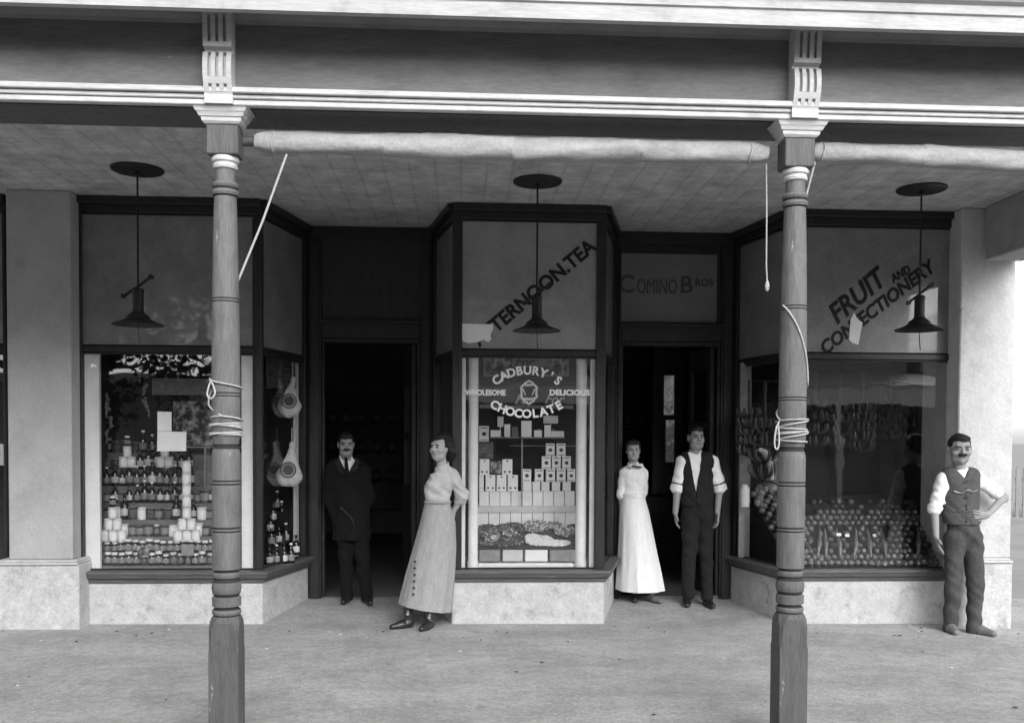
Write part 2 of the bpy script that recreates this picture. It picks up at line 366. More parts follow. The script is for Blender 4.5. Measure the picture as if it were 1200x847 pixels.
FONT = None
def glyph(txt, size, extrude=.002, bold=.0, shear=0, name='lettering'):
    cu = bpy.data.curves.new('t', 'FONT'); cu.body = txt; cu.size = size; cu.extrude = extrude; cu.offset = bold; cu.shear = shear
    cu.align_x = 'CENTER'; cu.align_y = 'CENTER'; cu.resolution_u = 3
    o = bpy.data.objects.new('t', cu); COL.objects.link(o)
    bpy.context.view_layer.update()
    dg = bpy.context.evaluated_depsgraph_get()
    me = bpy.data.meshes.new_from_object(o.evaluated_get(dg))
    vs = [v.co.copy() for v in me.vertices]; fs = [tuple(p.vertices) for p in me.polygons]
    bpy.data.objects.remove(o); bpy.data.curves.remove(cu); bpy.data.meshes.remove(me)
    return vs, fs
def put_text(mb, txt, size, origin, ang=0, xdir=(1, 0, 0), sx=1, bold=0, shear=0, fit=None):
    """letters on an upright plane whose horizontal is xdir, turned by ang"""
    vs, fs = glyph(txt, size, bold=bold, shear=shear)
    if not vs: return
    x = Vector(xdir).normalized(); z = Vector((0, 0, 1)); n = x.cross(z)  # towards the street
    w = max(v.x for v in vs) - min(v.x for v in vs)
    if fit: sx = fit / w
    ca, sa = math.cos(ang), math.sin(ang)
    out = []
    for v in vs:
        a = v.x * sx; b = v.y
        out.append(Vector(origin) + x * (a * ca - b * sa) + z * (a * sa + b * ca) + n * v.z)
    mb.add(out, fs)

# ------------------------------------------------------------------ signed distance meshing for people, sacks and fruit
class SDF:
    def __init__(s, lo, hi, h):
        s.lo = np.array(lo, float); s.h = h; s.n = np.ceil((np.array(hi) - s.lo) / h).astype(int) + 1
        s.g = np.full(s.n, 1.0, np.float32)
    def _win(s, lo, hi):
        a = np.clip(np.floor((np.array(lo) - s.lo) / s.h).astype(int), 0, s.n); b = np.clip(np.ceil((np.array(hi) - s.lo) / s.h).astype(int) + 1, 0, s.n)
        if np.any(b <= a): return None
        X, Y, Z = np.meshgrid(*[(s.lo[i] + np.arange(a[i], b[i]) * s.h).astype(np.float32) for i in range(3)], indexing='ij', sparse=True)
        return (slice(a[0], b[0]), slice(a[1], b[1]), slice(a[2], b[2])), X, Y, Z
    def _mix(s, sl, d, k, op):
        g = s.g[sl]
        if op == 'add':
            if k <= 0: s.g[sl] = np.minimum(g, d)
            else:
                h = np.clip(.5 + .5 * (g - d) / k, 0, 1); s.g[sl] = g + (d - g) * h - k * h * (1 - h)
        elif op == 'sub':
            d = -d
            if k <= 0: s.g[sl] = np.maximum(g, d)
            else:
                h = np.clip(.5 - .5 * (g - d) / k, 0, 1); s.g[sl] = g + (d - g) * h + k * h * (1 - h)
    def cap(s, a, b, ra, rb, k=.02, ky=1.0, op='add'):
        a = np.array(a, float); b = np.array(b, float); r = max(ra, rb) * max(1, ky) + .06
        w = s._win(np.minimum(a, b) - r, np.maximum(a, b) + r)
        if w is None: return s
        sl, X, Y, Z = w; d = b - a; dd = d.copy(); dd[1] /= ky; L2 = float(dd @ dd) + 1e-9
        px, py, pz = X - a[0], (Y - a[1]) / ky, Z - a[2]
        t = np.clip((px * dd[0] + py * dd[1] + pz * dd[2]) / L2, 0, 1)
        dist = np.sqrt((px - t * dd[0]) ** 2 + (py - t * dd[1]) ** 2 + (pz - t * dd[2]) ** 2) - (ra + (rb - ra) * t)
        s._mix(sl, dist * min(1, ky), k, op); return s
    def ell(s, c, r, k=.02, rot=None, op='add'):
        c = np.array(c, float); r = np.array(r, float); m = r.max() + .06
        w = s._win(c - m, c + m)
        if w is None: return s
        sl, X, Y, Z = w; px, py, pz = X - c[0], Y - c[1], Z - c[2]
        if rot is not None:
            q = np.array(rot.transposed()); px, py, pz = q[0][0] * px + q[0][1] * py + q[0][2] * pz, q[1][0] * px + q[1][1] * py + q[1][2] * pz, q[2][0] * px + q[2][1] * py + q[2][2] * pz
        k0 = np.sqrt((px / r[0]) ** 2 + (py / r[1]) ** 2 + (pz / r[2]) ** 2); k1 = np.sqrt((px / r[0] ** 2) ** 2 + (py / r[1] ** 2) ** 2 + (pz / r[2] ** 2) ** 2) + 1e-6
        s._mix(sl, k0 * (k0 - 1) / k1, k, op); return s
    def half(s, p, n, k=0):
        """cut away everything on the side n points to"""
        n = Vector(n).normalized(); X, Y, Z = np.meshgrid(*[(s.lo[i] + np.arange(s.n[i]) * s.h).astype(np.float32) for i in range(3)], indexing='ij', sparse=True)
        d = (X - p[0]) * n.x + (Y - p[1]) * n.y + (Z - p[2]) * n.z
        s.g = np.maximum(s.g, d); return s
    def wedge(s, planes):
        """cut away the region inside all the planes (point, outward normal)"""
        X, Y, Z = np.meshgrid(*[(s.lo[i] + np.arange(s.n[i]) * s.h).astype(np.float32) for i in range(3)], indexing='ij', sparse=True)
        w = None
        for p, n in planes:
            n = Vector(n).normalized(); d = (X - p[0]) * n.x + (Y - p[1]) * n.y + (Z - p[2]) * n.z
            w = d if w is None else np.maximum(w, d)
        s.g = np.maximum(s.g, -w); return s
    def folds(s, amp, fx, fy, fz, ph=0.0, warp=1.5):
        X, Y, Z = np.meshgrid(*[(s.lo[i] + np.arange(s.n[i]) * s.h).astype(np.float32) for i in range(3)], indexing='ij', sparse=True)
        s.g = s.g + (amp * np.sin(fx * X + fy * Y + fz * Z + ph + warp * np.sin(fz * .37 * Z + fx * .21 * X + ph * 2))).astype(np.float32) \
            + (amp * .5 * np.sin(fx * 1.7 * X - fy * 1.3 * Y + fz * 2.1 * Z + ph * 3 + warp * np.sin(9 * X + 11 * Z))).astype(np.float32)
        return s
    def build(s, name, mt, parent):
        g = s.g; ins = g < 0
        nx, ny, nz = g.shape
        cnt = np.zeros((nx - 1, ny - 1, nz - 1), np.int8)
        for dx in (0, 1):
            for dy in (0, 1):
                for dz in (0, 1): cnt += ins[dx:nx - 1 + dx, dy:ny - 1 + dy, dz:nz - 1 + dz]
        act = (cnt > 0) & (cnt < 8); idx = np.argwhere(act)
        if len(idx) == 0: print('EMPTY SDF', name); return None
        vid = np.full(act.shape, -1, np.int32); vid[act] = np.arange(len(idx))
        acc = np.zeros((len(idx), 3)); num = np.zeros(len(idx))
        cor = [(0, 0, 0), (1, 0, 0), (0, 1, 0), (1, 1, 0), (0, 0, 1), (1, 0, 1), (0, 1, 1), (1, 1, 1)]
        gv = [g[idx[:, 0] + c[0], idx[:, 1] + c[1], idx[:, 2] + c[2]] for c in cor]
        for i in range(8):
            for j in range(i + 1, 8):
                df = [cor[j][q] - cor[i][q] for q in range(3)]
                if sum(map(abs, df)) != 1: continue
                a, b = gv[i], gv[j]; mk = (a < 0) != (b < 0)
                t = np.where(mk, a / np.where(mk, a - b, 1), 0)
                pt = np.array(cor[i])[None, :] + t[:, None] * np.array(df)[None, :]
                acc += pt * mk[:, None]; num += mk
        P = s.lo + (idx + acc / num[:, None]) * s.h
        F = []
        for ax in range(3):
            a1, a2 = (ax + 1) % 3, (ax + 2) % 3
            sl0 = [slice(None)] * 3; sl1 = [slice(None)] * 3; sl0[ax] = slice(0, -1); sl1[ax] = slice(1, None)
            ch = ins[tuple(sl0)] != ins[tuple(sl1)]
            e = np.argwhere(ch); e = e[(e[:, a1] > 0) & (e[:, a2] > 0) & (e[:, a1] < g.shape[a1] - 1) & (e[:, a2] < g.shape[a2] - 1)]
            flip = ins[e[:, 0], e[:, 1], e[:, 2]]
            q = []
            for (d1, d2) in ((0, 0), (-1, 0), (-1, -1), (0, -1)):
                c = e.copy(); c[:, a1] += d1; c[:, a2] += d2; q.append(vid[c[:, 0], c[:, 1], c[:, 2]])
            q = np.stack(q, 1); q[~flip] = q[~flip][:, ::-1]; F.append(q)
        F = np.concatenate(F)[:, ::-1]
        org = wloc(parent) if parent is not None else Vector((0, 0, 0))
        me = bpy.data.meshes.new(name); me.from_pydata((P - np.array(org)).tolist(), [], F.tolist())
        me.materials.append(M[mt] if isinstance(mt, str) else mt)
        bm = bmesh.new(); bm.from_mesh(me); bmesh.ops.recalc_face_normals(bm, faces=bm.faces); bm.to_mesh(me); bm.free()
        me.polygons.foreach_set('use_smooth', [True] * len(me.polygons)); me.update()
        o = bpy.data.objects.new(name, me); COL.objects.link(o)
        if parent is not None: o.parent = parent
        return o
# ================================================================== SETTING
YF, YB, YP = 8.4, 9.4, 5.1        # shop front, back of the door recesses, line of the posts
def px(u, Y): p = at(u, 512, Y); return p.x
X0 = px(-260, YF); XL0 = px(88, YF); XR2 = px(1125, YF)
L0, L1, L2 = (px(84, YF), YF), (px(307, YF), YF), (px(361, YB), YB)
C0, C1, C2, C3 = (px(506, YB), YB), (px(530, YF), YF), (px(709, YF), YF), (px(721, YB), YB)
R0_, R1, R2 = (px(858, YB), YB), (px(922, YF), YF), (px(1125, YF), YF)
ZC = 3.72
def gz(x): return -0.012 - 0.0052 * (x + 3.0)     # footpath falls gently to the right

mb = MB(); xs = [-14, -10, -6, -4, -2, 0, 2, 4, 6, 10, 14]
def path_sheet():
    b = MB(); vs = []; fs = []
    xs = [-14 + .5 * i for i in range(57)]; ys = [4.75, 5.5, 6.5, 7.5, 8.2, 8.4, 8.6, 9.0, 9.42]
    for y in ys:
        for x in xs:
            z = gz(max(-4, min(x, 6))) + (0 if y <= 8.4 else .055 * (y - 8.4))
            vs.append((x, y, z))
    n = len(xs)
    for j in range(len(ys) - 1):
        for i in range(n - 1): fs.append((j * n + i, j * n + i + 1, (j + 1) * n + i + 1, (j + 1) * n + i))
    b.add(vs, fs)
    b.box(-14, 14, 4.6, 4.75, -.3, gz(-4) + .002)          # kerb stone edge
    return b
tag(path_sheet().build('footpath', 'path', smooth=True), kind='structure')
b = MB(); b.add([(-400, -400, -.16), (400, -400, -.16), (400, 400, -.16), (-400, 400, -.16)], [(0, 1, 2, 3)])
tag(b.build('ground', 'road'), kind='structure')
b = MB(); b.box(-60, 60, -9.5, -7.0, -.3, -.02); tag(b.build('pavement', 'path'), kind='structure')
b = MB(); b.box(5.0, 30, 9.43, 40, -.3, -.145); tag(b.build('yard', 'road'), kind='structure')

# ================================================================== SHOP BUILDING
SB = empty('shop_building', (0, 9.4, 0))
tag(SB, 'single-storey corner shop with three dark-framed display windows under a verandah', 'shop building')
XE = px(1189, 8.2)
b = MB()                                           # envelope: side walls, back wall, wall above the ceiling
b.box(XE - .3, XE - .004, 8.5, 16, -.2, 4.9); b.box(-9, XE - .3, 15.8, 16, -.2, 4.9)
b.box(-9, -8.8, 8.45, 15.8, -.2, 4.9); b.box(-8.8, XE - .3, 8.5, 8.75, ZC + .05, 4.9)
b.build('wall', 'pier', SB)
b = MB(); b.box(-8.8, XE - .3, 8.75, 15.8, 3.86, 3.95); b.build('ceiling', 'room', SB)
b = MB(); b.box(-9.05, XE + .05, 8.45, 16.05, 4.9, 5.0); b.build('roof', 'roof', SB)
b = MB(); b.box(-8.8, XE - .31, 15.7, 15.79, 0, 3.85); b.box(XE - .42, XE - .31, 9.5, 15.7, 0, 3.85)
b.box(px(430, 9.46) - 3.6, px(430, 9.46) - 3.5, 9.5, 15.7, 0, 3.85); b.build('lining', 'room', SB)
# piers
ZPL = at(60, 660, 8.2).z
def pier(x0, x1, y0=8.2, px0=None, px1=None, mt='pier'):
    b = MB(); b.box(x0, x1, y0 + .02, 8.9, ZPL + .03, ZC)
    o = b.build('pier', mt, SB, bevel=.01)
    b = MB(); q0 = px0 if px0 is not None else x0 - .04; q1 = px1 if px1 is not None else x1 + .04
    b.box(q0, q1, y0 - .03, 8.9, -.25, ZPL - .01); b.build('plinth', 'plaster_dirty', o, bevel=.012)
    b = MB(); b.box(q0 + .004, q1 - .004, y0 - .045, 8.9, ZPL - .01, ZPL + .012); b.box(q0 + .014, q1 - .014, y0 - .02, 8.88, ZPL + .012, ZPL + .03); b.build('base_moulding', 'plaster', o, bevel=.005)
    return o
pier(px(9, 8.22), px(84, 8.22), px0=px(-8, 8.17), px1=px(91, 8.17))
pier(px(1123, 8.22), px(1187, 8.22), px0=px(1125, 8.17), px1=px(1190, 8.17), mt='plaster')

# neighbouring window, only a sliver in view
NA, NB = (-8.6, YF), (px(8, YF), YF)
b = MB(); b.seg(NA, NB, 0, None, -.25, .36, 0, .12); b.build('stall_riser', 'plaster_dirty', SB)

HT = ZC          # head top
def window(A, B, depth_side, e0, e1, name='window_frame', sill_ext=(0, 0), zs=(.36, .462), trans=True, sx0=None):
    """one glazed bay: head, stiles, transom bar; returns the frame object"""
    b = MB(); D = .09
    b.seg(A, B, 0, None, 3.585, HT - .002, 0, D)                   # head
    b.seg(A, B, -.0 - sill_ext[0], None, 3.655, HT - .004, -.045, -.003)    # cornice fillet
    b.seg(A, B, 0, e0, zs[1], 3.585, 0, D); b.seg(A, B, -e1 if e1 < 0 else (Vector(B) - Vector(A)).length - e1, None, zs[1], 3.585, 0, D)
    b.seg(A, B, e0, (Vector(B) - Vector(A)).length - e1, 2.375, 2.43, .01, D - .01)
    # thin bead round each light
    ln = (Vector(B) - Vector(A)).length
    for z0, z1 in ((zs[1], 2.375), (2.43, 3.585)):
        b.seg(A, B, e0, ln - e1, z1 - .018, z1, .025, .05); b.seg(A, B, e0, ln - e1, z0, z0 + .012, .025, .05)
    return b.build(name, 'frame', SB, bevel=.006)
def glaze(A, B, e0, e1, parent, z0=.462, panel_mat='panel'):
    ln = (Vector(B) - Vector(A)).length
    b = MB(); b.seg(A, B, e0, ln - e1, z0 + .012, 2.375 - .018, .034, .040); b.build('glass_pane', 'glass', parent)
    b = MB(); b.seg(A, B, e0, ln - e1, 2.43 + .012, 3.585 - .018, .030, .040); return b.build('transom_panel', panel_mat, parent)
def sill(pts, parent, z0=.352, z1=.462, out=.075):
    """moulded sill along a plan polyline (mitred)"""
    b = MB()
    prof = [(-out, z1 - .028), (-out, z1 - .012), (-out + .012, z1 - .003), (.1, z1), (.1, z0), (-.02, z0), (-.025, z0 + .03), (-out + .02, z0 + .045), (-out + .01, z1 - .04)]
    P = [Vector(p) for p in pts]; rings = []
    for i, p in enumerate(P):
        ds = []
        if i > 0: ds.append((P[i] - P[i - 1]).normalized())
        if i < len(P) - 1: ds.append((P[i + 1] - P[i]).normalized())
        ns = [Vector((-d.y, d.x)) for d in ds]; n = sum(ns, Vector((0, 0))).normalized(); n /= max(.3, n.dot(ns[0]))
        rings.append([(p.x + n.x * o, p.y + n.y * o, z) for o, z in prof])
    vs = [v for r in rings for v in r]; k = len(prof); fs = [tuple(range(k)), tuple(range(len(vs) - k, len(vs)))]
    for i in range(len(rings) - 1):
        for j in range(k): j2 = (j + 1) % k; fs.append((i * k + j, i * k + j2, (i + 1) * k + j2, (i + 1) * k + j))
    b.add(vs, fs); return b.build('sill', 'sill', parent, bevel=.003)
def riser(pts, parent=None):
    b = MB()
    P = [Vector(p) for p in pts]
    T = .16
    rings = []
    for i, p in enumerate(P):
        ds = []
        if i > 0: ds.append((P[i] - P[i - 1]).normalized())
        if i < len(P) - 1: ds.append((P[i + 1] - P[i]).normalized())
        ns = [Vector((-d.y, d.x)) for d in ds]; n = sum(ns, Vector((0, 0))).normalized(); n /= max(.3, n.dot(ns[0]))
        rings.append([(p.x, p.y, -.25), (p.x, p.y, .354), (p.x + n.x * T, p.y + n.y * T, .354), (p.x + n.x * T, p.y + n.y * T, -.25)])
    vs = [v for r in rings for v in r]; fs = [(0, 1, 2, 3), tuple(range(len(vs) - 4, len(vs)))]
    for i in range(len(rings) - 1):
        for j in range(4): j2 = (j + 1) % 4; fs.append((i * 4 + j, i * 4 + j2, (i + 1) * 4 + j2, (i + 1) * 4 + j))
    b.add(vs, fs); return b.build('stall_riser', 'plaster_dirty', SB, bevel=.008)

def ln(A, B): return (Vector(B) - Vector(A)).length
# left bay
wl = window(L0, L1, 0, .09, .055); glaze(L0, L1, .09, .055, wl)
wls = window(L1, L2, 0, .03, .075); glaze(L1, L2, .03, .075, wls)
sill([(px(90, YF), YF), L1, L2], wl); riser([(px(88, YF), YF), L1, L2])
# centre bay
wcs = window(C0, C1, 0, .075, .03); glaze(C0, C1, .075, .03, wcs)
wc = window(C1, C2, 0, .075, .085); pc = glaze(C1, C2, .075, .085, wc, panel_mat='panel_light')
wcr = window(C2, C3, 0, .03, .075); glaze(C2, C3, .03, .075, wcr)
sill([C0, C1, C2, C3], wc); riser([C0, C1, C2, C3])
# right bay
wrs = window(R0_, R1, 0, .075, .03); glaze(R0_, R1, .075, .03, wrs)
wr = window(R1, R2, 0, .05, .1); glaze(R1, R2, .05, .1, wr)
sill([R0_, R1, (px(1128, YF), YF)], wr); riser([R0_, R1, (px(1128, YF), YF)])
# neighbour
wn = window(NA, NB, 0, .1, .03); glaze(NA, NB, .1, .03, wn); sill([NA, NB], wn)

# door walls in the recesses
def doorway(A, B, jl, jr, ztr, zdoor, sign=True):
    b = MB(); n = ln(A, B)
    b.seg(A, B, 0, None, 3.60, HT - .002, 0, .1)                  # head
    b.seg(A, B, 0, jl, -.1, 3.60, .0, .1); b.seg(A, B, n - jr, None, -.1, 3.60, .0, .1)
    b.seg(A, B, .02, jl - .02, -.1, 3.56, -.02, -.001)            # pilaster face
    b.seg(A, B, n - jr + .02, n - .02, -.1, 3.56, -.02, -.001)
    b.seg(A, B, jl, n - jr, zdoor, ztr, .0, .1)                   # lintel
    b.seg(A, B, jl - .02, n - jr + .02, ztr - .035, ztr - .002, -.035, -.001)
    b.seg(A, B, jl, n - jr, zdoor - .045, zdoor, .03, .09)
    b.seg(A, B, jl, jl + .03, 0, zdoor - .045, .03, .09); b.seg(A, B, n - jr - .03, n - jr, 0, zdoor - .045, .03, .09)
    fr = b.build('door_frame', 'frame', SB, bevel=.006)
    return fr
zdoor2 = at(780, 400, YB).z; ztr2 = at(780, 379, YB).z
d1 = doorway(L2, C0, .13, .12, ztr2, zdoor2)
n1 = ln(L2, C0)
b = MB(); b.seg(L2, C0, .13, n1 - .12, ztr2, 3.60, .04, .06); b.seg(L2, C0, .13, n1 - .12, 3.05, 3.08, .02, .04); b.build('transom_panel', 'door', d1)
d2 = doorway(C3, R0_, .05, .12, ztr2, zdoor2)
n2 = ln(C3, R0_)
b = MB(); b.seg(C3, R0_, .05, n2 - .12, ztr2, 3.60, .04, .06, 0); b.build('transom_panel', 'frame', d2)
b = MB(); p0 = px(727, YB) - C3[0]; p1 = px(839, YB) - C3[0]
zt0, zt1 = at(780, 377, YB).z, at(780, 297, YB).z
b.seg(C3, R0_, p0, p1, zt0, zt1, .03, .039); b.build('sign_panel', mat('dim_sign_glass', .17, .35, .15, 3), d2)
b = MB()
zc = at(780, 335, YB).z; yl = YB + .026
put_text(b, 'C', .25, (px(733, YB), yl, zc + .01), bold=.004)
put_text(b, 'OMINO', .215, (px(769, YB), yl, zc - .01), fit=px(790, YB) - px(743, YB), bold=.0)
put_text(b, 'B', .24, (px(803, YB), yl, zc + .01), bold=.004)
put_text(b, 'ROS', .10, (px(824, YB), yl, zc + .04), bold=.003)
b.build('sign_lettering', 'letter_dim', d2)

# open door leaves
def leaf(A, ang, w, parent, zt, glassz, gmat, flip=1, x_in=(.1, .1)):
    """glazed door leaf hinged at A, opening into the shop"""
    d = Vector((math.cos(ang), math.sin(ang))); Bp = (A[0] + d.x * w, A[1] + d.y * w)
    b = MB(); b.seg(A, Bp, 0, x_in[0], .06, zt, 0, .045); b.seg(A, Bp, w - x_in[1], w, .06, zt, 0, .045)
    b.seg(A, Bp, x_in[0], w - x_in[1], .06, glassz[0], .003, .042); b.seg(A, Bp, x_in[0], w - x_in[1], glassz[1], zt, .003, .042)
    zm = (glassz[0] + glassz[1]) / 2; b.seg(A, Bp, x_in[0], w - x_in[1], zm - .04, zm + .04, .006, .039)
    o = b.build('door', 'door', parent, bevel=.004)
    b = MB(); b.seg(A, Bp, x_in[0], w - x_in[1], glassz[0], zm - .04, .018, .024); b.seg(A, Bp, x_in[0], w - x_in[1], zm + .04, glassz[1], .018, .024)
    b.build('door_glass', gmat, o)
M['leaded'] = mat('obscure_glass', .09, .25, .6, 18, (1, 1, .5), bump=.6, bscale=18, spec=.6)
leaf((C0[0] - .16, YB + .1), R(103), .55, d1, zdoor2 - .05, (1.15, 2.15), 'leaded', x_in=(.12, .1))
leaf((R0_[0] - .16, YB + .1), R(98), .6, d2, zdoor2 - .05, (1.2, 2.35), 'mirror', x_in=(.1, .08))
leaf((C3[0] + .09, YB + .1), R(88), .6, d2, zdoor2 - .05, (1.2, 2.35), 'leaded', x_in=(.1, .08))

# shop floor
b = MB(); b.box(-8.7, XE - .32, 9.425, 15.7, -.05, .042); tag(b.build('shop_floor', 'shelf'), kind='structure')

# ---------------- lettering and white patches on the windows
def onglass(v_list): pass
b = MB()
A0 = at(556, 402, YF); A1 = at(697, 284, YF); ang = math.atan2(A1.z - A0.z, A1.x - A0.x); L_ = (A1 - A0).length
c = (A0 + A1) / 2
put_text(b, 'AFTERNOON.TEA', .175, (c.x, YF + .028, c.z), ang, fit=L_ * .99, bold=.006, shear=0)
b.build('gilt_lettering', 'letter_dark', wc)
def arc_text(mb, txt, uc, vc, Rp, half, size, up=True, bold=.004):
    n = len(txt); C = at(uc, vc + (Rp if up else -Rp), YF); r = Rp / 131.0
    for i, ch in enumerate(txt):
        if ch == ' ': continue
        th = (i - (n - 1) / 2) / ((n - 1) / 2) * half
        if up: x = C.x + r * math.sin(th); z = C.z + r * math.cos(th); a = -th
        else: x = C.x + r * math.sin(th); z = C.z - r * math.cos(th); a = th
        put_text(mb, ch, size, (x, YF + .029, z), a, bold=bold)
b = MB(); arc_text(b, "CADBURY'S", 618, 434, 61, math.asin(36 / 61), .106, True); b.build('lettering', 'letter_white', wc)
b = MB(); arc_text(b, "CHOCOLATE", 618, 485, 76, math.asin(38 / 76), .106, False); b.build('lettering', 'letter_white', wc)
b = MB(); p = at(569, 460, YF); put_text(b, 'WHOLESOME', .068, (p.x, YF + .029, p.z), 0, fit=.365, bold=.003); b.build('lettering', 'letter_white', wc)
b = MB(); p = at(668, 460, YF); put_text(b, 'DELICIOUS', .068, (p.x, YF + .029, p.z), 0, fit=.365, bold=.003); b.build('lettering', 'letter_white', wc)
# cartouche between the words: a scrolled shield frame with a dark centre
b = MB(); p = at(620, 459, YF)
pts = []
for k in range(48):
    a = 2 * math.pi * k / 48; rr = 1 - .13 * math.cos(4 * a) + .05 * math.cos(12 * a)
    pts.append((p.x + .075 * rr * math.cos(a), YF + .026, p.z + .07 * rr * math.sin(a)))
b.tube(pts + [pts[0]], .011, 6); b.tube([(p.x - .05, YF + .026, p.z - .075), (p.x, YF + .026, p.z - .11), (p.x + .05, YF + .026, p.z - .075)], .01, 6)
b.tube([(p.x - .04, YF + .026, p.z + .075), (p.x, YF + .026, p.z + .1), (p.x + .04, YF + .026, p.z + .075)], .01, 6)
for s_ in (-1, 1): b.tube([(p.x + s_ * .03 * (1 + .4 * q), YF + .026, p.z - .03 + .03 * q) for q in range(3)], .006, 6)
b.build('cartouche', 'card_pale', wc)
b = MB(); b.box(p.x - .055, p.x + .055, YF + .030, YF + .033, p.z - .045, p.z + .045); b.build('cartouche_centre', 'tin_dark', wc)
# fruit and confectionery
b = MB()
def diag(txt, u0, v0, u1, v1, size, bold=.005, shear=.0):
    a0 = at(u0, v0, YF); a1 = at(u1, v1, YF); an = math.atan2(a1.z - a0.z, a1.x - a0.x); c = (a0 + a1) / 2
    put_text(b, txt, size, (c.x, YF + .028, c.z), an, fit=(a1 - a0).length, bold=bold, shear=shear)
diag('FRUIT', 974, 374, 1036, 322, .25, .007, .25)
diag('AND', 1046, 328, 1068, 314, .1, .004, .2)
diag('CONFECTIONERY', 963, 412, 1095, 310, .165, .006, .2)
b.build('gilt_lettering', 'letter_dark', wr)

def flat_piece(pts_uv, Y, label, cat='paper notice', name='white_patch', mt='paper', th=.002):
    P = [at(u, v, Y) for u, v in pts_uv]; c = sum(P, Vector((0, 0, 0))) / len(P)
    b = MB(); b.prism([(q.x - c.x, q.z - c.z) for q in P], lambda q: (q[0], 0, q[1]), lambda q: (q[0], th, q[1]))
    o = b.build(name, mt, loc=(c.x, Y, c.z)); tag(o, label, cat); return o
flat_piece([(540.5, 379), (578, 380), (578, 386), (575, 391), (576, 397), (572, 401), (567, 398), (560, 401), (548, 402), (540.5, 399)], YF + .022, 'ragged white patch over the first letters of the AFTERNOON TEA sign', )  # ragged white shape set just in front of the letters
flat_piece([(1001, 366), (1005, 374), (1011, 378), (1009, 388), (1006, 404), (999, 402), (995, 398), (996, 384), (997, 374)], YF + .022, 'ragged white patch over the CONFECTIONERY lettering')

# ================================================================== VERANDAH
VD = empty('verandah', (0, 5.1, 3.4))
tag(VD, 'street verandah with dark frieze, white cornice mouldings and pressed ceiling', 'verandah')
XV0, XV1 = -9.0, px(1146, 8.22) + .36
ZB = 3.36
b = MB(); b.box(XV0, XV1, 5.13, 9.5, ZC, ZC + .04); b.build('ceiling', 'ceiling', VD)
b = MB(); b.box(XV0, XV1, 5.06, 5.38, ZB + .004, ZC - .001); b.build('beam', 'post_dark', VD)
b = MB(); b.box(XV0, XV1, 5.03, 5.058, ZB + .06, 3.829); b.build('frieze_board', 'frieze', VD)
b = MB()                                           # architrave fillets
b.box(XV0, XV1, 4.985, 5.029, ZB, ZB + .028); b.box(XV0, XV1, 4.975, 5.029, ZB + .031, ZB + .052); b.box(XV0, XV1, 4.955, 5.029, ZB + .055, ZB + .084)
b.build('architrave', 'white_paint', VD, bevel=.004)
def extr(prof, x0, x1, name, mt, parent, bevel=0):
    b = MB(); b.prism(prof, lambda q: (x0, q[0], q[1]), lambda q: (x1, q[0], q[1])); return b.build(name, mt, parent, bevel=bevel)
b = MB(); b.box(XV0, XV1, 4.74, 5.055, 3.831, 3.85)
b.prism([(5.028, 3.83), (5.028, 3.79), (5.018, 3.79), (5.012, 3.806), (4.99, 3.822), (4.98, 3.83)], lambda q: (XV0, q[0], q[1]), lambda q: (XV1, q[0], q[1]))
b.build('soffit', 'soffit', VD)
prof = [(4.74, 3.725), (4.70, 3.725), (4.70, 3.80), (4.688, 3.806), (4.688, 3.85), (4.665, 3.862), (4.64, 3.90), (4.63, 3.905), (4.63, 3.95), (4.60, 3.965), (4.56, 4.01), (4.54, 4.015), (4.54, 4.09), (4.74, 4.09)]
extr(prof, XV0, XV1, 'cornice', 'cornice', VD)
b = MB()
n = 120
for k in range(2): pass
prof = [(4.5 + .0, 4.1), (9.0, 4.75), (9.0, 4.78), (4.5, 4.13)]
b.prism(prof, lambda q: (XV0, q[0], q[1]), lambda q: (XV1, q[0], q[1])); b.build('roof', 'roof', VD)
# cross beam at the right end (side face of a boxed rafter over the corner pier)
xb = px(1146, 8.22); zb = at(1146, 307, 8.22).z
b = MB(); b.box(xb, xb + .34, 5.385, 8.16, zb, ZC - .002); b.build('cross_beam', mat('cross_beam_paint', .33, .7, .2, 4, bump=.2), VD, bevel=.01)

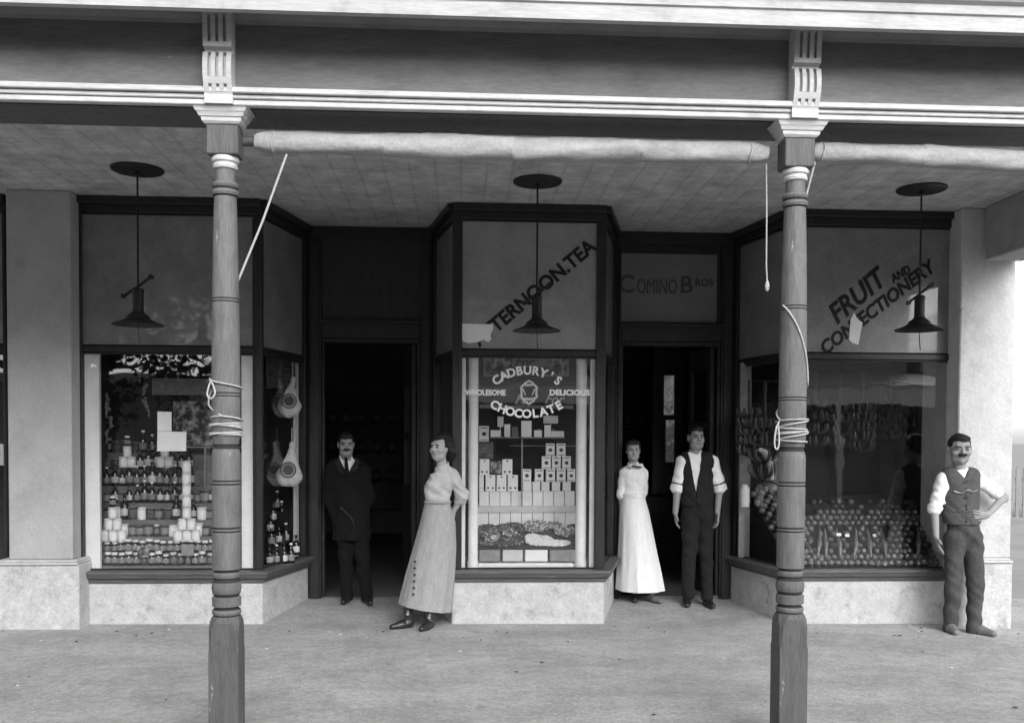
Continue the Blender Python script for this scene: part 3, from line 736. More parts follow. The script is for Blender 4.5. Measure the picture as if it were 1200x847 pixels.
# posts
def zv(v, Y=YP): return at(265, v, Y).z
def yfront(z):
    t = (z - (ZB + .0)) / (3.828 - ZB)                 # console outline, 0 bottom .. 1 top
    if t < .1: return 4.962
    if t < .55: return 4.962 - .022 * math.sin((t - .1) / .45 * math.pi * .5) - .020 * math.sin((t - .1) / .45 * math.pi)
    if t < .60: return 4.975
    return 4.938 - .018 * (t - .60) / .40
def make_post():
    root = empty('verandah_post', (0, 0, 0))
    hw = .078
    b = MB()
    zt = zv(733); z1 = zv(722)
    # square base with chamfered (lamb's tongue) upper corners
    c = .03
    def ring(h, ch, z): 
        if ch < .001: ch = .001
        return [(-h + ch, -h, z), (h - ch, -h, z), (h, -h + ch, z), (h, h - ch, z), (h - ch, h, z), (-h + ch, h, z), (-h, h - ch, z), (-h, -h + ch, z)]
    rs = [ring(hw, .001, -.1), ring(hw, .001, zv(762)), ring(hw, .012, zv(757)), ring(hw, .016, zv(735)), ring(hw, .03, zv(727)), ring(hw - .008, .04, zv(720.5))]
    vs = [v for r in rs for v in r]; fs = [tuple(range(8)), tuple(range(len(vs) - 8, len(vs)))]
    for i in range(len(rs) - 1):
        for k in range(8): k2 = (k + 1) % 8; fs.append((i * 8 + k, i * 8 + k2, (i + 1) * 8 + k2, (i + 1) * 8 + k))
    b.add(vs, fs); b.build('base', 'post_base', root, bevel=.004)
    # turned shaft: (v in the photo, radius in m)
    pr = [(720.4, .066), (719, .072), (716, .077), (713, .072), (711.5, .062), (710, .062), (709, .074), (699, .076), (698, .066), (696.5, .066), (694, .074), (688, .078), (681, .074), (679, .064), (677.5, .062), (676, .068), (672, .071), (669.5, .067), (668, .060),
          (667, .060), (666, .0745), (624, .075), (623, .069), (621.5, .069), (621, .075), (619.5, .075), (619, .069), (617.5, .069), (616.5, .075), (569, .0755), (568, .070), (566.5, .070), (566, .0755), (564.5, .0755), (564, .070), (562.5, .070), (562, .0755), (533, .075), (530, .073),
          (526, .068), (524, .062), (522.5, .062), (520, .068), (516, .068), (513, .074), (466, .0745), (465, .070), (464, .070), (463.5, .0745), (462, .0745), (461.5, .070), (460.5, .070), (460, .0745), (420, .0735), (356, .070), (355, .066), (354, .066), (353.5, .070), (352, .070), (351.5, .066), (350.5, .066), (350, .0695), (300, .066), (250, .0605), (232, .058),
          (231, .058), (230, .066), (227, .071), (224, .066), (222.5, .061), (221, .066), (218, .070), (215.5, .064), (214, .052), (205, .052), (200, .053)]
    rm = []
    for (va, ra), (vb, rb) in zip(pr[:-1], pr[1:]):
        near = max([r for v, r in pr if abs(v - (va + vb) / 2) < 9] or [0]); rm.append(1 if (max(ra, rb) < near - .0035 and 216 < vb and abs(va - vb) < 3) else 0)
    b = MB(); b.lathe([(r, zv(v)) for v, r in pr], n=32, ms=rm); b.build('shaft', ['post', 'groove'], root, smooth=True)
    b = MB(); b.lathe([(.054, zv(200)), (.062, zv(199)), (.066, zv(196)), (.060, zv(193.5)), (.060, zv(192.5)), (.070, zv(191)), (.073, zv(187.5)), (.068, zv(185.5))], n=28); b.build('neck_ring', 'white_paint', root, smooth=True)
    zb0 = zv(185); zb1 = zv(150.5)
    b = MB(); b.box(-.082, .082, -.07, .06, zb0, zb1); b.build('block', 'post_dark', root, bevel=.005)
    b = MB(); st = [(.088, zb1), (.100, zb1 + .012), (.104, zb1 + .030), (.112, zb1 + .033), (.122, zb1 + .052), (.126, zb1 + .055), (.136, zb1 + .075), (.140, zb1 + .078), (.146, ZB - .003)]
    vs = []; 
    for h, z in st: vs += [(-h, -h * .85, z), (h, -h * .85, z), (h, h * .4, z), (-h, h * .4, z)]
    fs = [(0, 1, 2, 3), tuple(range(len(vs) - 4, len(vs)))]
    for i in range(len(st) - 1):
        for k in range(4): k2 = (k + 1) % 4; fs.append((i * 4 + k, i * 4 + k2, (i + 1) * 4 + k2, (i + 1) * 4 + k))
    b.add(vs, fs); b.build('capital', 'white_paint', root)
    # console bracket, slots cut between the ribs
    slots = [(.66, .95), (.27, .53), (.135, .185)]
    hwid = .072; xs = [-hwid, -.047, -.030, -.0085, .0085, .030, .047, hwid]
    b = MB(); N = 60
    for i in range(7):
        pts = [(5.028 - YP, ZB + .0)]; zz = []
        for k in range(N + 1):
            t = k / N; z = ZB + (3.828 - ZB) * t; y = yfront(z)
            if i % 2 == 1 and any(a < t < c_ for a, c_ in slots): y += .028
            pts.append((y - YP, z))
        pts.append((5.028 - YP, 3.828))
        x0, x1 = xs[i], xs[i + 1]
        def f0(q, x0=x0): return (x0, q[0], q[1])
        def f1(q, x1=x1): return (x1, q[0], q[1])
        # strip quads rather than one big n-gon
        inner = [(5.028 - YP, z) for _, z in pts[1:-1]]; outer = pts[1:-1]
        for k in range(len(outer) - 1):
            b.add([f0(outer[k]), f1(outer[k]), f1(outer[k + 1]), f0(outer[k + 1])], [(0, 1, 2, 3)])
            b.add([f0(outer[k]), f0(outer[k + 1]), f0(inner[k + 1]), f0(inner[k])], [(0, 1, 2, 3)])
            b.add([f1(outer[k]), f1(outer[k + 1]), f1(inner[k + 1]), f1(inner[k])], [(0, 1, 2, 3)])
        b.add([f0(outer[0]), f1(outer[0]), f1(inner[0]), f0(inner[0])], [(0, 1, 2, 3)]); b.add([f0(outer[-1]), f1(outer[-1]), f1(inner[-1]), f0(inner[-1])], [(0, 1, 2, 3)])
    b.build('bracket', 'white_paint', root)
    return root
XP1, XP2 = px(265, YP), px(928, YP)
post = make_post(); post.location = (XP1, YP, 0)
tag(post, 'turned verandah post left of the doorways, white capital and slotted bracket', 'verandah post', 'verandah posts')
post2 = post.copy(); COL.objects.link(post2); post2.location = (XP2, YP, 0)
for ch in list(post.children):
    c = ch.copy(); COL.objects.link(c); c.parent = post2
post2['label'] = 'turned verandah post in front of the fruit window, white capital and slotted bracket'

# canvas blinds rolled under the beam
def roll(pts, rads, label, x_end, name='rolled_blind'):
    """pts: centre line points"""
    root = empty(name, pts[0]); b = MB(); n = 22; rings = 90; P = [Vector(p) for p in pts]
    def cl(t):
        s_ = t * (len(P) - 1); i = min(int(s_), len(P) - 2); f = s_ - i; f = f * f * (3 - 2 * f) if len(P) > 2 else f
        return P[i].lerp(P[i + 1], f)
    vs = []; fs = []
    for j in range(rings):
        t = j / (rings - 1); c = cl(t); r0 = rads[0] + (rads[1] - rads[0]) * math.sin(math.pi * t)
        for k in range(n):
            a = 2 * math.pi * k / n
            r = r0 * (1 + .07 * max(0, math.sin(a + 1.1 + 5 * math.sin(5 * t))) ** 8 + .05 * math.sin(3 * a + 7 * t + 2 * math.sin(9 * t)) + .02 * math.sin(4 * a + 130 * t + 5 * math.sin(17 * t)) + .035 * math.sin(2 * a - 23 * t) + .03 * math.sin(5 * a + 46 * t))
            if t < .06: r *= .8 + .2 * t / .06 + .08 * math.sin(2 * a + 90 * t)
            if t > .94: r *= .8 + .2 * (1 - t) / .06 + .08 * math.sin(2 * a + 90 * t)
            vs.append((c.x, c.y + r * math.cos(a), c.z + r * math.sin(a)))
    for j in range(rings - 1):
        for k in range(n): k2 = (k + 1) % n; fs.append((j * n + k, j * n + k2, (j + 1) * n + k2, (j + 1) * n + k))
    fs += [tuple(range(n)), tuple(range(len(vs) - n, len(vs)))]
    b.add(vs, fs); b.build('canvas', 'canvas', root, smooth=True)
    b = MB(); a = P[0]; b.lathe([(.027, 0), (.027, abs(x_end))], (min(a.x, a.x + x_end), a.y, a.z), 14, axis='x'); b.build('roller', 'post_dark', root, smooth=True)
    for t in (.06, .94):
        c = cl(t); r0 = (rads[0] + (rads[1] - rads[0]) * math.sin(math.pi * t)) * 1.085; b = MB()
        b.tube([(c.x + .006 * math.sin(q * .9), c.y + r0 * math.cos(q * math.pi / 10), c.z + r0 * math.sin(q * math.pi / 10)) for q in range(21)], .0035, 5); b.build('tie', 'rope', root)
    tag(root, label, 'rolled blind', 'canvas blinds rolled up under the verandah beam'); return root
YR = 5.16
roll([at(299, 166, YR), at(450, 171, YR), at(600, 175, YR), at(750, 177, YR), at(899, 180, YR)], (.050, .064), 'long white canvas blind rolled up between the two verandah posts', -.09)
roll([at(951, 178, YR), at(1080, 184, YR), at(1230, 191, YR), at(1500, 197, YR)], (.046, .060), 'grey canvas blind rolled up right of the right-hand post', -.06)

# lamps
def make_lamp(loc, zc_, label):
    root = empty('hanging_lamp', loc); X, Y, Z = loc
    b = MB(); b.lathe([(.198, ZC - .012), (.19, ZC - .018), (.02, ZC - .024), (.02, ZC - .05), (.008, ZC - .06)], (X, Y, 0), 28); b.lathe([(.198, ZC - .012), (.198, ZC - .001)], (X, Y, 0), 28); b.build('ceiling_rose', 'iron', root, smooth=True)
    zs = Z
    b = MB(); b.lathe([(.008, zs + .26), (.008, ZC - .03)], (X, Y, 0), 8); b.build('rod', 'iron', root)
    b = MB(); b.lathe([(.012, zs + .285), (.040, zs + .275), (.046, zs + .262), (.044, zs + .25), (.041, zs + .24), (.041, zs + .11), (.046, zs + .095), (.05, zs + .085)], (X, Y, 0), 20); b.build('burner_housing', 'iron', root, smooth=True)
    b = MB(); b.lathe([(.05, zs + .09), (.085, zs + .062), (.09, zs + .045), (.13, zs + .022), (.192, zs), (.196, zs - .008), (.186, zs - .006), (.12, zs + .012), (.05, zs + .03)], (X, Y, 0), 32, cap=False); b.build('lamp_shade', 'iron', root, smooth=True)
    b = MB(); b.tube([(X - .105, Y - .02, zs + .215), (X - .06, Y - .01, zs + .25), (X + .03, Y, zs + .315), (X + .09, Y, zs + .365)], .011, 8)
    b.lathe([(.02, -.012), (.02, .012)], (X + .1, Y, zs + .37), 10, axis='y'); b.lathe([(.018, -.012), (.018, .012)], (X - .105, Y - .02, zs + .215), 10, axis='y'); b.build('gas_lever', 'iron', root, smooth=True)
    b = MB(); b.tube([(X, Y, zs + .02), (X + .004, Y, zs - .09), (X + .012, Y, zs - .17)], .004, 6); b.build('pull_chain', 'iron', root)
    tag(root, label, 'hanging lamp', 'black gas lamps hanging from the verandah ceiling'); return root
for (u, v, us, vs_, lab) in ((161, 198, 163, 380, 'black shaded gas lamp hanging before the tin display window'), (630, 212, 629, 387, 'black shaded gas lamp hanging before the AFTERNOON TEA lettering'), (1080, 221, 1080, 386, 'black shaded gas lamp hanging before the FRUIT AND CONFECTIONERY lettering')):
    p = atz(u, v, ZC); q = at(us, vs_, p.y); make_lamp((p.x, p.y, q.z), ZC, lab)

# ropes
def rope(pts, r, label, name='rope', cat='rope', sm=True):
    c = Vector(pts[0]); b = MB(); b.tube([Vector(p) - c for p in pts], r, 6); o = b.build(name, 'rope', loc=c, smooth=True); tag(o, label, cat); return o
def smooth_pts(P, n=8):
    P = [Vector(p) for p in P]; out = []
    for i in range(len(P) - 1):
        p0 = P[max(i - 1, 0)]; p1 = P[i]; p2 = P[i + 1]; p3 = P[min(i + 2, len(P) - 1)]
        for k in range(n):
            t = k / n; out.append(.5 * ((2 * p1) + (p2 - p0) * t + (2 * p0 - 5 * p1 + 4 * p2 - p3) * t * t + (3 * p1 - p0 - 3 * p2 + p3) * t ** 3))
    out.append(P[-1]); return out
def coil(cx, v0, v1, turns, seed, pre, lead, label):
    rnd = random.Random(seed); pts = list(pre); N = int(turns * 20)
    for i in range(N + 1):
        t = i / N; a = lead + t * turns * 2 * math.pi
        tri = abs(((t * 2.0) % 2) - 1)
        z = zv(v0 + (v1 - v0) * (1 - tri)) + .011 * math.sin(a * .5 + seed) + .006 * math.sin(a + seed)
        r = .082 + .004 * math.sin(3 * t * turns)
        pts.append((cx + r * math.cos(a), YP + r * math.sin(a), z))
    return pts
c1 = coil(XP1, 491, 512, 8, 3, [], -math.pi * .5, '')
# sling above the coil, then down into it
sl_ = []
for k in range(26):
    t = k / 25; a = math.pi * 1.02 + t * math.pi * 1.9
    sl_.append((XP1 + .083 * math.cos(a), YP + .083 * math.sin(a), zv(444 + 12 * t + 4 * math.sin(3 * t))))
knot = smooth_pts([at(247, 446, YP - .05), at(244, 455, YP - .085), at(243, 463, YP - .09), at(247, 467, YP - .1), at(252, 461, YP - .1), at(250, 452, YP - .09), at(247, 446, YP - .05)], 5)
rope(knot + sl_ + smooth_pts([sl_[-1], (XP1 - .085, YP - .02, zv(475)), c1[0]], 6)[1:] + c1[1:], .0048, 'white cord looped and wound round the left verandah post', 'cord')
c2 = coil(XP2, 488, 514, 7, 8, [], -math.pi * .9, '')
tail = smooth_pts([at(910, 500, YP - .085), at(908, 512, YP - .09), at(908, 523, YP - .09), at(911, 526, YP - .09), at(913, 518, YP - .09), at(912, 498, YP - .087)], 5)
p = at(914, 352, YP); run = []
for k in range(30):
    t = k / 29; a = R(200) + t * R(140)
    run.append((XP2 + (.074 + .006 * t) * math.cos(a), YP + (.074 + .006 * t) * math.sin(a), zv(350 + 22 * t + 70 * t * t)))
back = [(XP2 + .083 * math.cos(R(340) + t * R(220)), YP + .083 * math.sin(R(340) + t * R(220)), zv(442 + 46 * t)) for t in [k / 14 for k in range(1, 15)]]
rope(run + back + c2 + tail, .0048, 'white cord spiralling down and wound round the right verandah post', 'cord')
p0 = at(336, 181, YR - .02); p1 = at(277, 334, YP + .03)
rope([p0, p0.lerp(p1, .5) + Vector((.005, 0, -.01)), p1], .0062, 'taut pale rope slanting from the rolled blind to the left post', 'rope')
p0 = at(955, 190, YR - .02); p1 = at(938, 256, YP + .085)
rope([p0, p0.lerp(p1, .5), p1], .0055, 'short pale rope slanting from the blind to the right post', 'rope')
p0 = at(898, 192, YR); 
o = rope([p0, at(898.5, 250, YR), at(898, 312, YR), at(899, 330, YR)], .004, 'thin cord with a wooden toggle hanging from the end of the blind', 'pull_cord', 'pull cord')
b = MB(); q = at(899, 335, YR); b.lathe([(.004, .03), (.010, .02), (.013, 0), (.012, -.02), (.004, -.03)], q, 10); tg = b.build('toggle', 'rope', o, smooth=True)
# ================================================================== WINDOW DISPLAYS
def proto_mesh(name, prof, mats, ms, n=14):
    b = MB(); b.lathe(prof, n=n, ms=ms); return b.mesh(name, mats, smooth=True)
def put(me, name, loc, label, cat, group, rz=0, sc=1, sx=None):
    o = bpy.data.objects.new(name, me); COL.objects.link(o); o.location = loc; o.rotation_euler[2] = rz
    if sx: o.scale = sx
    elif sc != 1: o.scale = (sc, sc, sc)
    tag(o, label, cat, group); return o
# shapes: profile r,z with a material slot per ring
jar = [(.001, 0), (.026, 0), (.029, .006), (.029, .02), (.0295, .021), (.0295, .058), (.029, .059), (.028, .070), (.020, .078), (.022, .079), (.023, .096), (.001, .097)]
me_jar = proto_mesh('jar', jar, ['bottle', 'card_mid', 'cap'], [0, 0, 0, 0, 1, 0, 0, 0, 2, 2, 2])
me_jar2 = proto_mesh('jar', jar, ['tin_dark', 'tin_mid', 'card_pale'], [0, 0, 0, 0, 1, 0, 0, 0, 2, 2, 2])
btl = [(.001, 0), (.03, 0), (.032, .006), (.032, .03), (.0325, .031), (.0325, .085), (.032, .086), (.032, .105), (.026, .125), (.012, .145), (.011, .175), (.0145, .176), (.0145, .192), (.001, .193)]
me_btl = proto_mesh('bottle', btl, ['bottle', 'card_mid', 'cap'], [0, 0, 0, 0, 1, 0, 0, 0, 0, 0, 2, 2, 2])
me_btl2 = proto_mesh('bottle', btl, ['bottle', 'card_pale', 'bottle'], [0, 0, 0, 0, 1, 0, 0, 0, 0, 0, 2, 2, 2])
tin = [(.001, 0), (.038, 0), (.040, .003), (.038, .006), (.038, .02), (.0382, .021), (.0382, .078), (.038, .079), (.038, .094), (.040, .097), (.038, .1), (.036, .097), (.001, .097)]
me_tinp = proto_mesh('tin', tin, ['tin_pale', 'paper', 'cap'], [0, 0, 0, 0, 0, 1, 0, 0, 2, 2, 2, 2])
me_tinm = proto_mesh('tin', tin, ['tin_dark', 'card_mid', 'tin_mid'], [0, 0, 0, 0, 0, 1, 0, 0, 2, 2, 2, 2])
me_tind = proto_mesh('tin', tin, ['tin_dark', 'print', 'card_mid'], [0, 0, 0, 0, 0, 1, 0, 0, 2, 2, 2, 2])

# ---- left window: white reveal boards, stepped stand, back boards
def board(name, x0, x1, y0, y1, z0, z1, mt, label, cat, bevel=.002):
    c = ((x0 + x1) / 2, (y0 + y1) / 2, z0); b = MB(); b.box(x0 - c[0], x1 - c[0], y0 - c[1], y1 - c[1], 0, z1 - z0)
    return tag(b.build(name, mt, loc=c, bevel=bevel), label, cat)
ZS = .462
board('reveal_board', px(97, 8.46), px(116.5, 8.46), 8.46, 8.5, ZS - .04, 2.42, 'white_board', 'tall white board inside the left edge of the tin display window', 'reveal board')
board('reveal_board', px(283, 8.46), px(301.5, 8.46), 8.46, 8.5, ZS - .04, 2.42, 'white_board', 'tall white board inside the tin window behind the post', 'reveal board')
b = MB(); b.seg(L1, L2, .035, .13, ZS - .04, 2.40, .06, .09); o = b.build('reveal_board', 'white_board'); tag(o, 'white board inside the side pane nearest the tin window corner', 'reveal board')
b = MB(); nL = ln(L1, L2); b.seg(L1, L2, nL - .15, nL - .09, ZS - .04, 2.40, .06, .09); o = b.build('reveal_board', 'white_board'); tag(o, 'narrow pale board inside the ham window side nearest the dark doorway', 'reveal board')
XW0, XW1 = px(92, 8.5), px(352, 9.2)
def window_box(name, poly, xb0, xb1, y1, sides, label, mt='dark_cloth', floor='shelf'):
    """back boarding, floor and soffit that close a display window off from the shop; poly is the plan outline"""
    root = empty(name, ((xb0 + xb1) / 2, y1, ZS - .05)); b = MB()
    b.box(xb0, xb1, y1, y1 + .03, -.1, 3.69); b.build('back_boards', mt, root)
    b = MB(); b.prism(poly, lambda q: (q[0], q[1], ZS - .045), lambda q: (q[0], q[1], ZS - .012)); b.build('display_floor', floor, root)
    b = MB(); b.prism(poly, lambda q: (q[0], q[1], 2.48), lambda q: (q[0], q[1], 2.5)); b.build('display_ceiling', mt, root)
    for x in sides:
        b = MB(); b.box(x - .015, x + .015, 8.52, y1 - .002, -.1, 3.69); b.build('side_boards', mt, root)
    tag(root, label, 'window enclosure'); return root
window_box('window_enclosure', [(XW0 + .02, 8.5), (L1[0] - .05, 8.5), (L2[0] - .11, 9.35), (XW0 + .02, 9.35)], XW0, L2[0] - .04, 9.355, [XW0], 'dark back boards and floor enclosing the tin display window')
# stepped stand
NST = 8
stx0, stx1 = px(117, 8.5), px(247, 8.6)
steps = []
root = empty('stepped_stand', ((stx0 + stx1) / 2, 8.9, ZS - .012)); b = MB()
for i in range(NST):
    y0 = 8.53 + .088 * i; v = 667 - 19.5 * i; z = at(180, v, y0 + .04).z if i else ZS + .02
    steps.append((y0 + .044, z)); b.box(px(117, y0), px(283, y0), y0, y0 + .0875, ZS - .011, z)
b.build('steps', 'shelf', root); tag(root, 'black cloth covered stepped stand under the stacked tins and bottles', 'display stand')
LROW = ['bottom row', 'second row up', 'third row up', 'fourth row up', 'fifth row up', 'sixth row up', 'seventh row up', 'top row']
rnd = random.Random(5)
for i, (y, z) in enumerate(steps):
    u0 = 121; u1 = 282
    pitch = {0: 8.6, 1: 8.2, 2: 9.6, 3: 10, 4: 8.8, 5: 8.8, 6: 9.6, 7: 10.5}[i]
    n = int((u1 - u0) / pitch)
    for k in range(n):
        u = u0 + pitch * (k + .5)
        if i == 7 and u > 225: continue
        if i >= 5 and u > 228 and rnd.random() < .8: continue
        r = rnd.random()
        if i == 0: me, nm = (me_jar2, 'jar') if r < .5 else (me_jar, 'jar')
        elif i == 1: me, nm = (me_jar, 'jar')
        elif i == 2: me, nm = (me_tinp, 'tin') if (122 < u < 152 or 198 < u < 232 or r > .85) else ((me_tinm, 'tin') if r < .5 else (me_jar2, 'jar'))
        elif i == 3: me, nm = (me_tinp, 'tin') if r < .3 else ((me_btl2, 'bottle') if r > .8 else ((me_tinm, 'tin') if r < .6 else (me_tind, 'tin')))
        elif i == 4: me, nm = (me_btl, 'bottle') if r < .45 else ((me_btl2, 'bottle') if r < .75 else (me_tinm, 'tin'))
        elif i == 5: me, nm = (me_btl, 'bottle') if r < .5 else (me_btl2, 'bottle')
        elif i == 6: me, nm = (me_tinp, 'tin') if (140 < u < 158 or 186 < u < 202) else ((me_btl2, 'bottle') if r < .6 else (me_tind, 'tin'))
        else: me, nm = (me_btl, 'bottle') if r < .35 else (me_tind, 'tin')
        kind = {'jar': 'small dark jar with pale cap', 'tin': 'round tin with paper label', 'bottle': 'dark glass bottle'}[nm]
        if me is me_tinp: kind = 'pale round tin'
        if me is me_tind: kind = 'dark round tin'
        if me is me_jar2: kind = 'mottled jar with light lid'
        if me is me_btl: kind = 'dark bottle with white stopper'
        if me is me_btl2: kind = 'dark bottle with pale label'
        put(me, nm, (px(u, y) + rnd.uniform(-.004, .004), y + rnd.uniform(-.006, .006), z), '%s, %s from left, %s in the tin window' % (kind, ORD[k], LROW[i]), nm, '%ss stepped up in the left window' % nm, rnd.uniform(0, 6), sc=rnd.uniform(.92, 1.22) * (.92 if nm == 'bottle' and i == 4 else 1) * (1.1 if nm == 'jar' else 1))
# pale pyramids standing on the tins
def pyr(uc, y, v0, rows, lab, me=me_tinp, w=10.5, h=13.4, top_jar=True):
    v = v0
    for r_, n in enumerate(rows):
        for k in range(n):
            u = uc + (k - (n - 1) / 2) * w; z = at(uc, v, y).z
            where = ['base', 'second tier', 'third tier', 'fourth tier', 'fifth tier', 'sixth tier', 'seventh tier'][r_]
            put(me, 'tin', (px(u, y), y, z), 'pale round tin, %s in the %s of the %s' % (ORD[k], where, lab), 'tin', 'pale tins piled in pyramids', rnd.uniform(0, 6))
        v -= h
    if top_jar:
        put(me_jar, 'jar', (px(uc, y), y, at(uc, v, y).z), 'small jar crowning the %s' % lab, 'jar', 'jars crowning the tin pyramids')
# supporting ledges are the step tops: the pyramids stand in front of the row behind
zst = lambda i: steps[i][1]
def vof(z, y): return 511 - (z - CAMZ) * FPX / y
yp = steps[2][0] - .002
pyr(131.5, yp - .088, vof(zst(1) + .098 + .002, yp - .088), [3, 2, 1], 'lower left pyramid, tin window')
pyr(218.5, yp - .088, vof(zst(1) + .098 + .002, yp - .088), [3, 2, 1, 1, 1, 1, 1], 'tall lower right pyramid, tin window', top_jar=False)
yp = steps[6][0]
pyr(149, yp - .088, vof(zst(5) + .182, yp - .088), [2, 1], 'small upper left pyramid, tin window', w=9.8, h=12.4)
pyr(193, yp - .088, vof(zst(5) + .182, yp - .088), [2, 1], 'small upper right pyramid, tin window', w=9.8, h=12.4)
# little printed boxes and rods in front
for u, v, w, h, mt_, lab in ((168, 646, 13, 13, 'picture', 'small printed carton in the jar rows left of centre'), (220, 644, 14, 13, 'card_mid', 'small grey carton in the jar rows near the post')):
    y = 8.525; p = at(u, v + h / 2, y); sc = w / 131; b = MB(); b.box(-sc / 2, sc / 2, -.012, .012, 0, h / 131.0); tag(b.build('carton', mt_, loc=(p.x, y, p.z), bevel=.002), lab, 'carton')
# white cards on the glass
flat_piece([(184.5, 482), (201, 482.5), (201, 505), (184.5, 505)], YF + .045, 'upright white card forming the upper arm of the L in the tin window', 'card', 'card')
flat_piece([(184.5, 505.3), (218.5, 505.8), (218, 528.5), (184, 528.5)], YF + .045, 'wide white card with a dark dot below the upright card in the tin window', 'card', 'card')
b = MB(); p = at(200, 517, YF + .04); b.lathe([(.008, 0), (.008, .004)], (0, 0, 0), 10, axis='y'); 
# posters on the back boards
def poster(u0, v0, u1, v1, Y, mt_, label, name='poster', frame=None):
    p = at(u0, v0, Y); q = at(u1, v1, Y); b = MB(); b.box(p.x - p.x, q.x - p.x, 0, .006, q.z - p.z, 0); o = b.build(name, mt_, loc=(p.x, Y, p.z)); tag(o, label, 'poster')
    if frame:
        b = MB(); w = q.x - p.x; h = q.z - p.z; t = .02
        b.box(-t, w + t, -.012, .008, -0.0, t); b.box(-t, w + t, -.012, .008, h - t, h); b.box(-t, 0, -.012, .008, h, 0); b.box(w, w + t, -.012, .008, h, 0)
        f = b.build('frame', frame, loc=(0, 0, 0)); f.parent = o
    return o
poster(178, 443, 247, 463, 9.32, 'card_mid', 'long grey printed band on the back boards of the tin window')
poster(222, 464, 252, 498, 9.31, 'print', 'printed notice with lines of type behind the tin window post')
poster(203, 470, 251, 522, 9.30, 'picture', 'pale picture card to the right of the white cards')
b = MB(); p = at(219, 523, 8.95); q = at(283, 523, 8.95); b.box(0, q.x - p.x, -.008, .1, -.012, 0); o = b.build('shelf', 'card_mid', loc=(p.x, 8.95, p.z)); b = MB(); x_ = px(240, 8.95) - p.x; b.box(x_ - .006, x_ + .006, -.006, .006, at(240, 572, 8.95).z - p.z, -.0125); s_ = b.build('stem', 'card_mid'); s_.parent = o; s_.location = (0, 0, 0)
tag(o, 'thin pale shelf on a slim stem behind the white cards', 'shelf')
# added pale shapes imitating sky glints reflected through leaves
for gi, (us, lab) in enumerate((([(122, 462), (128, 480), (127, 500), (125, 522)], 'added pale splotch imitating leaf reflections at the left of the tin window'), ([(160, 420), (166, 445), (170, 462), (172, 490)], 'added pale splotch imitating leaf reflections left of the white cards'))):
    sd_ = SDF((-.12, -.08, -1.0), (.12, .08, .1), .01); r9 = random.Random(gi); b0 = at(us[0][0], us[0][1], 9.1)
    root = empty('leaf_reflection', b0)
    sd_.lo = sd_.lo + np.array(b0)
    pts = [at(u, v, 9.1) for u, v in us]
    for a_, c_ in zip(pts[:-1], pts[1:]):
        for k in range(6):
            p = a_.lerp(c_, k / 6) + Vector((r9.uniform(-.03, .03), r9.uniform(-.02, .02), 0)); sd_.cap(p, p + Vector((r9.uniform(-.03, .03), 0, r9.uniform(-.05, .05))), r9.uniform(.008, .022), .008, k=.01)
    sd_.build('paper', 'card_mid', root); tag(root, lab, 'garland')

# hams in printed sacks behind the side pane
def ham(u, vt, vb, Y, w, label):
    top = at(u, vt, Y); bot = at(u - 3, vb, Y); root = empty('wrapped_ham', top); h = top.z - bot.z
    s_ = SDF((top.x - .2, Y - .14, bot.z - .06), (top.x + .2, Y + .14, top.z + .08), .008)
    s_.cap((bot.x, Y, bot.z + w), (top.x - .01, Y, top.z - .08), w, .035, k=.03, ky=.6); s_.cap((top.x, Y, top.z - .05), (top.x + .006, Y, top.z), .022, .028, k=.02)
    s_.folds(.0035, 30, 12, 8, gi); s_.build('sacking', 'sack', root)
    b = MB(); c = Vector((bot.x + .015, 0, bot.z + h * .42)); y_ = Y - w * .6 - .004
    b.lathe([(w * .62, 0), (w * .62, .003), (w * .52, .003), (w * .52, 0)], (c.x - .01, y_ - .006, c.z), 28, cap=False, axis='y')
    b.lathe([(w * .40, 0), (w * .40, .003)], (c.x - .01, y_ - .006, c.z), 24, axis='y')
    o = b.build('printed_seal', 'ink', root)
    b = MB(); b.tube([top + Vector((0, 0, -.02)), top + Vector((0, 0, .16))], .004, 6); b.build('string', 'rope', root)
    tag(root, label, 'ham'); return root
ham(343, 444, 489, 8.98, .115, 'upper ham hanging in a printed sack behind the side pane')
ham(342, 521, 571, 8.93, .12, 'lower ham hanging in a printed sack behind the side pane')
poster(312, 420, 346, 455, 9.25, 'print', 'printed bill behind the upper hanging ham')
nb = 0
for (u, v, Y, big) in ((316, 660, 8.75, 1), (324, 660, 8.8, 1), (333, 660, 8.86, 1), (341, 661, 8.9, 0), (347, 650, 9.05, 1), (318, 640, 8.85, 1), (327, 638, 8.92, 1), (335, 636, 9.0, 1), (320, 612, 9.0, 1), (330, 610, 9.08, 1), (317, 625, 8.95, 0), (325, 598, 9.15, 1)):
    base = at(u, v, Y)
    put(me_btl if nb % 2 else me_btl2, 'bottle', (base.x, Y, ZS - .01 if v > 655 else base.z), 'dark bottle, %s in the group below the hanging hams' % ORD[nb], 'bottle', 'bottles below the hams', sc=1.0); nb += 1
b = MB()
for (yy, zz) in ((8.83, at(320, 640, 8.85).z), (8.93, at(320, 625, 8.95).z), (9.05, at(320, 598, 9.1).z)): b.box(px(309, yy), L2[0] - .14, yy - .02, 9.32, ZS - .011, zz - .002)
o = b.build('bottle_stand', 'dark_cloth'); tag(o, 'small dark stepped stand under the bottles below the hams', 'display stand')

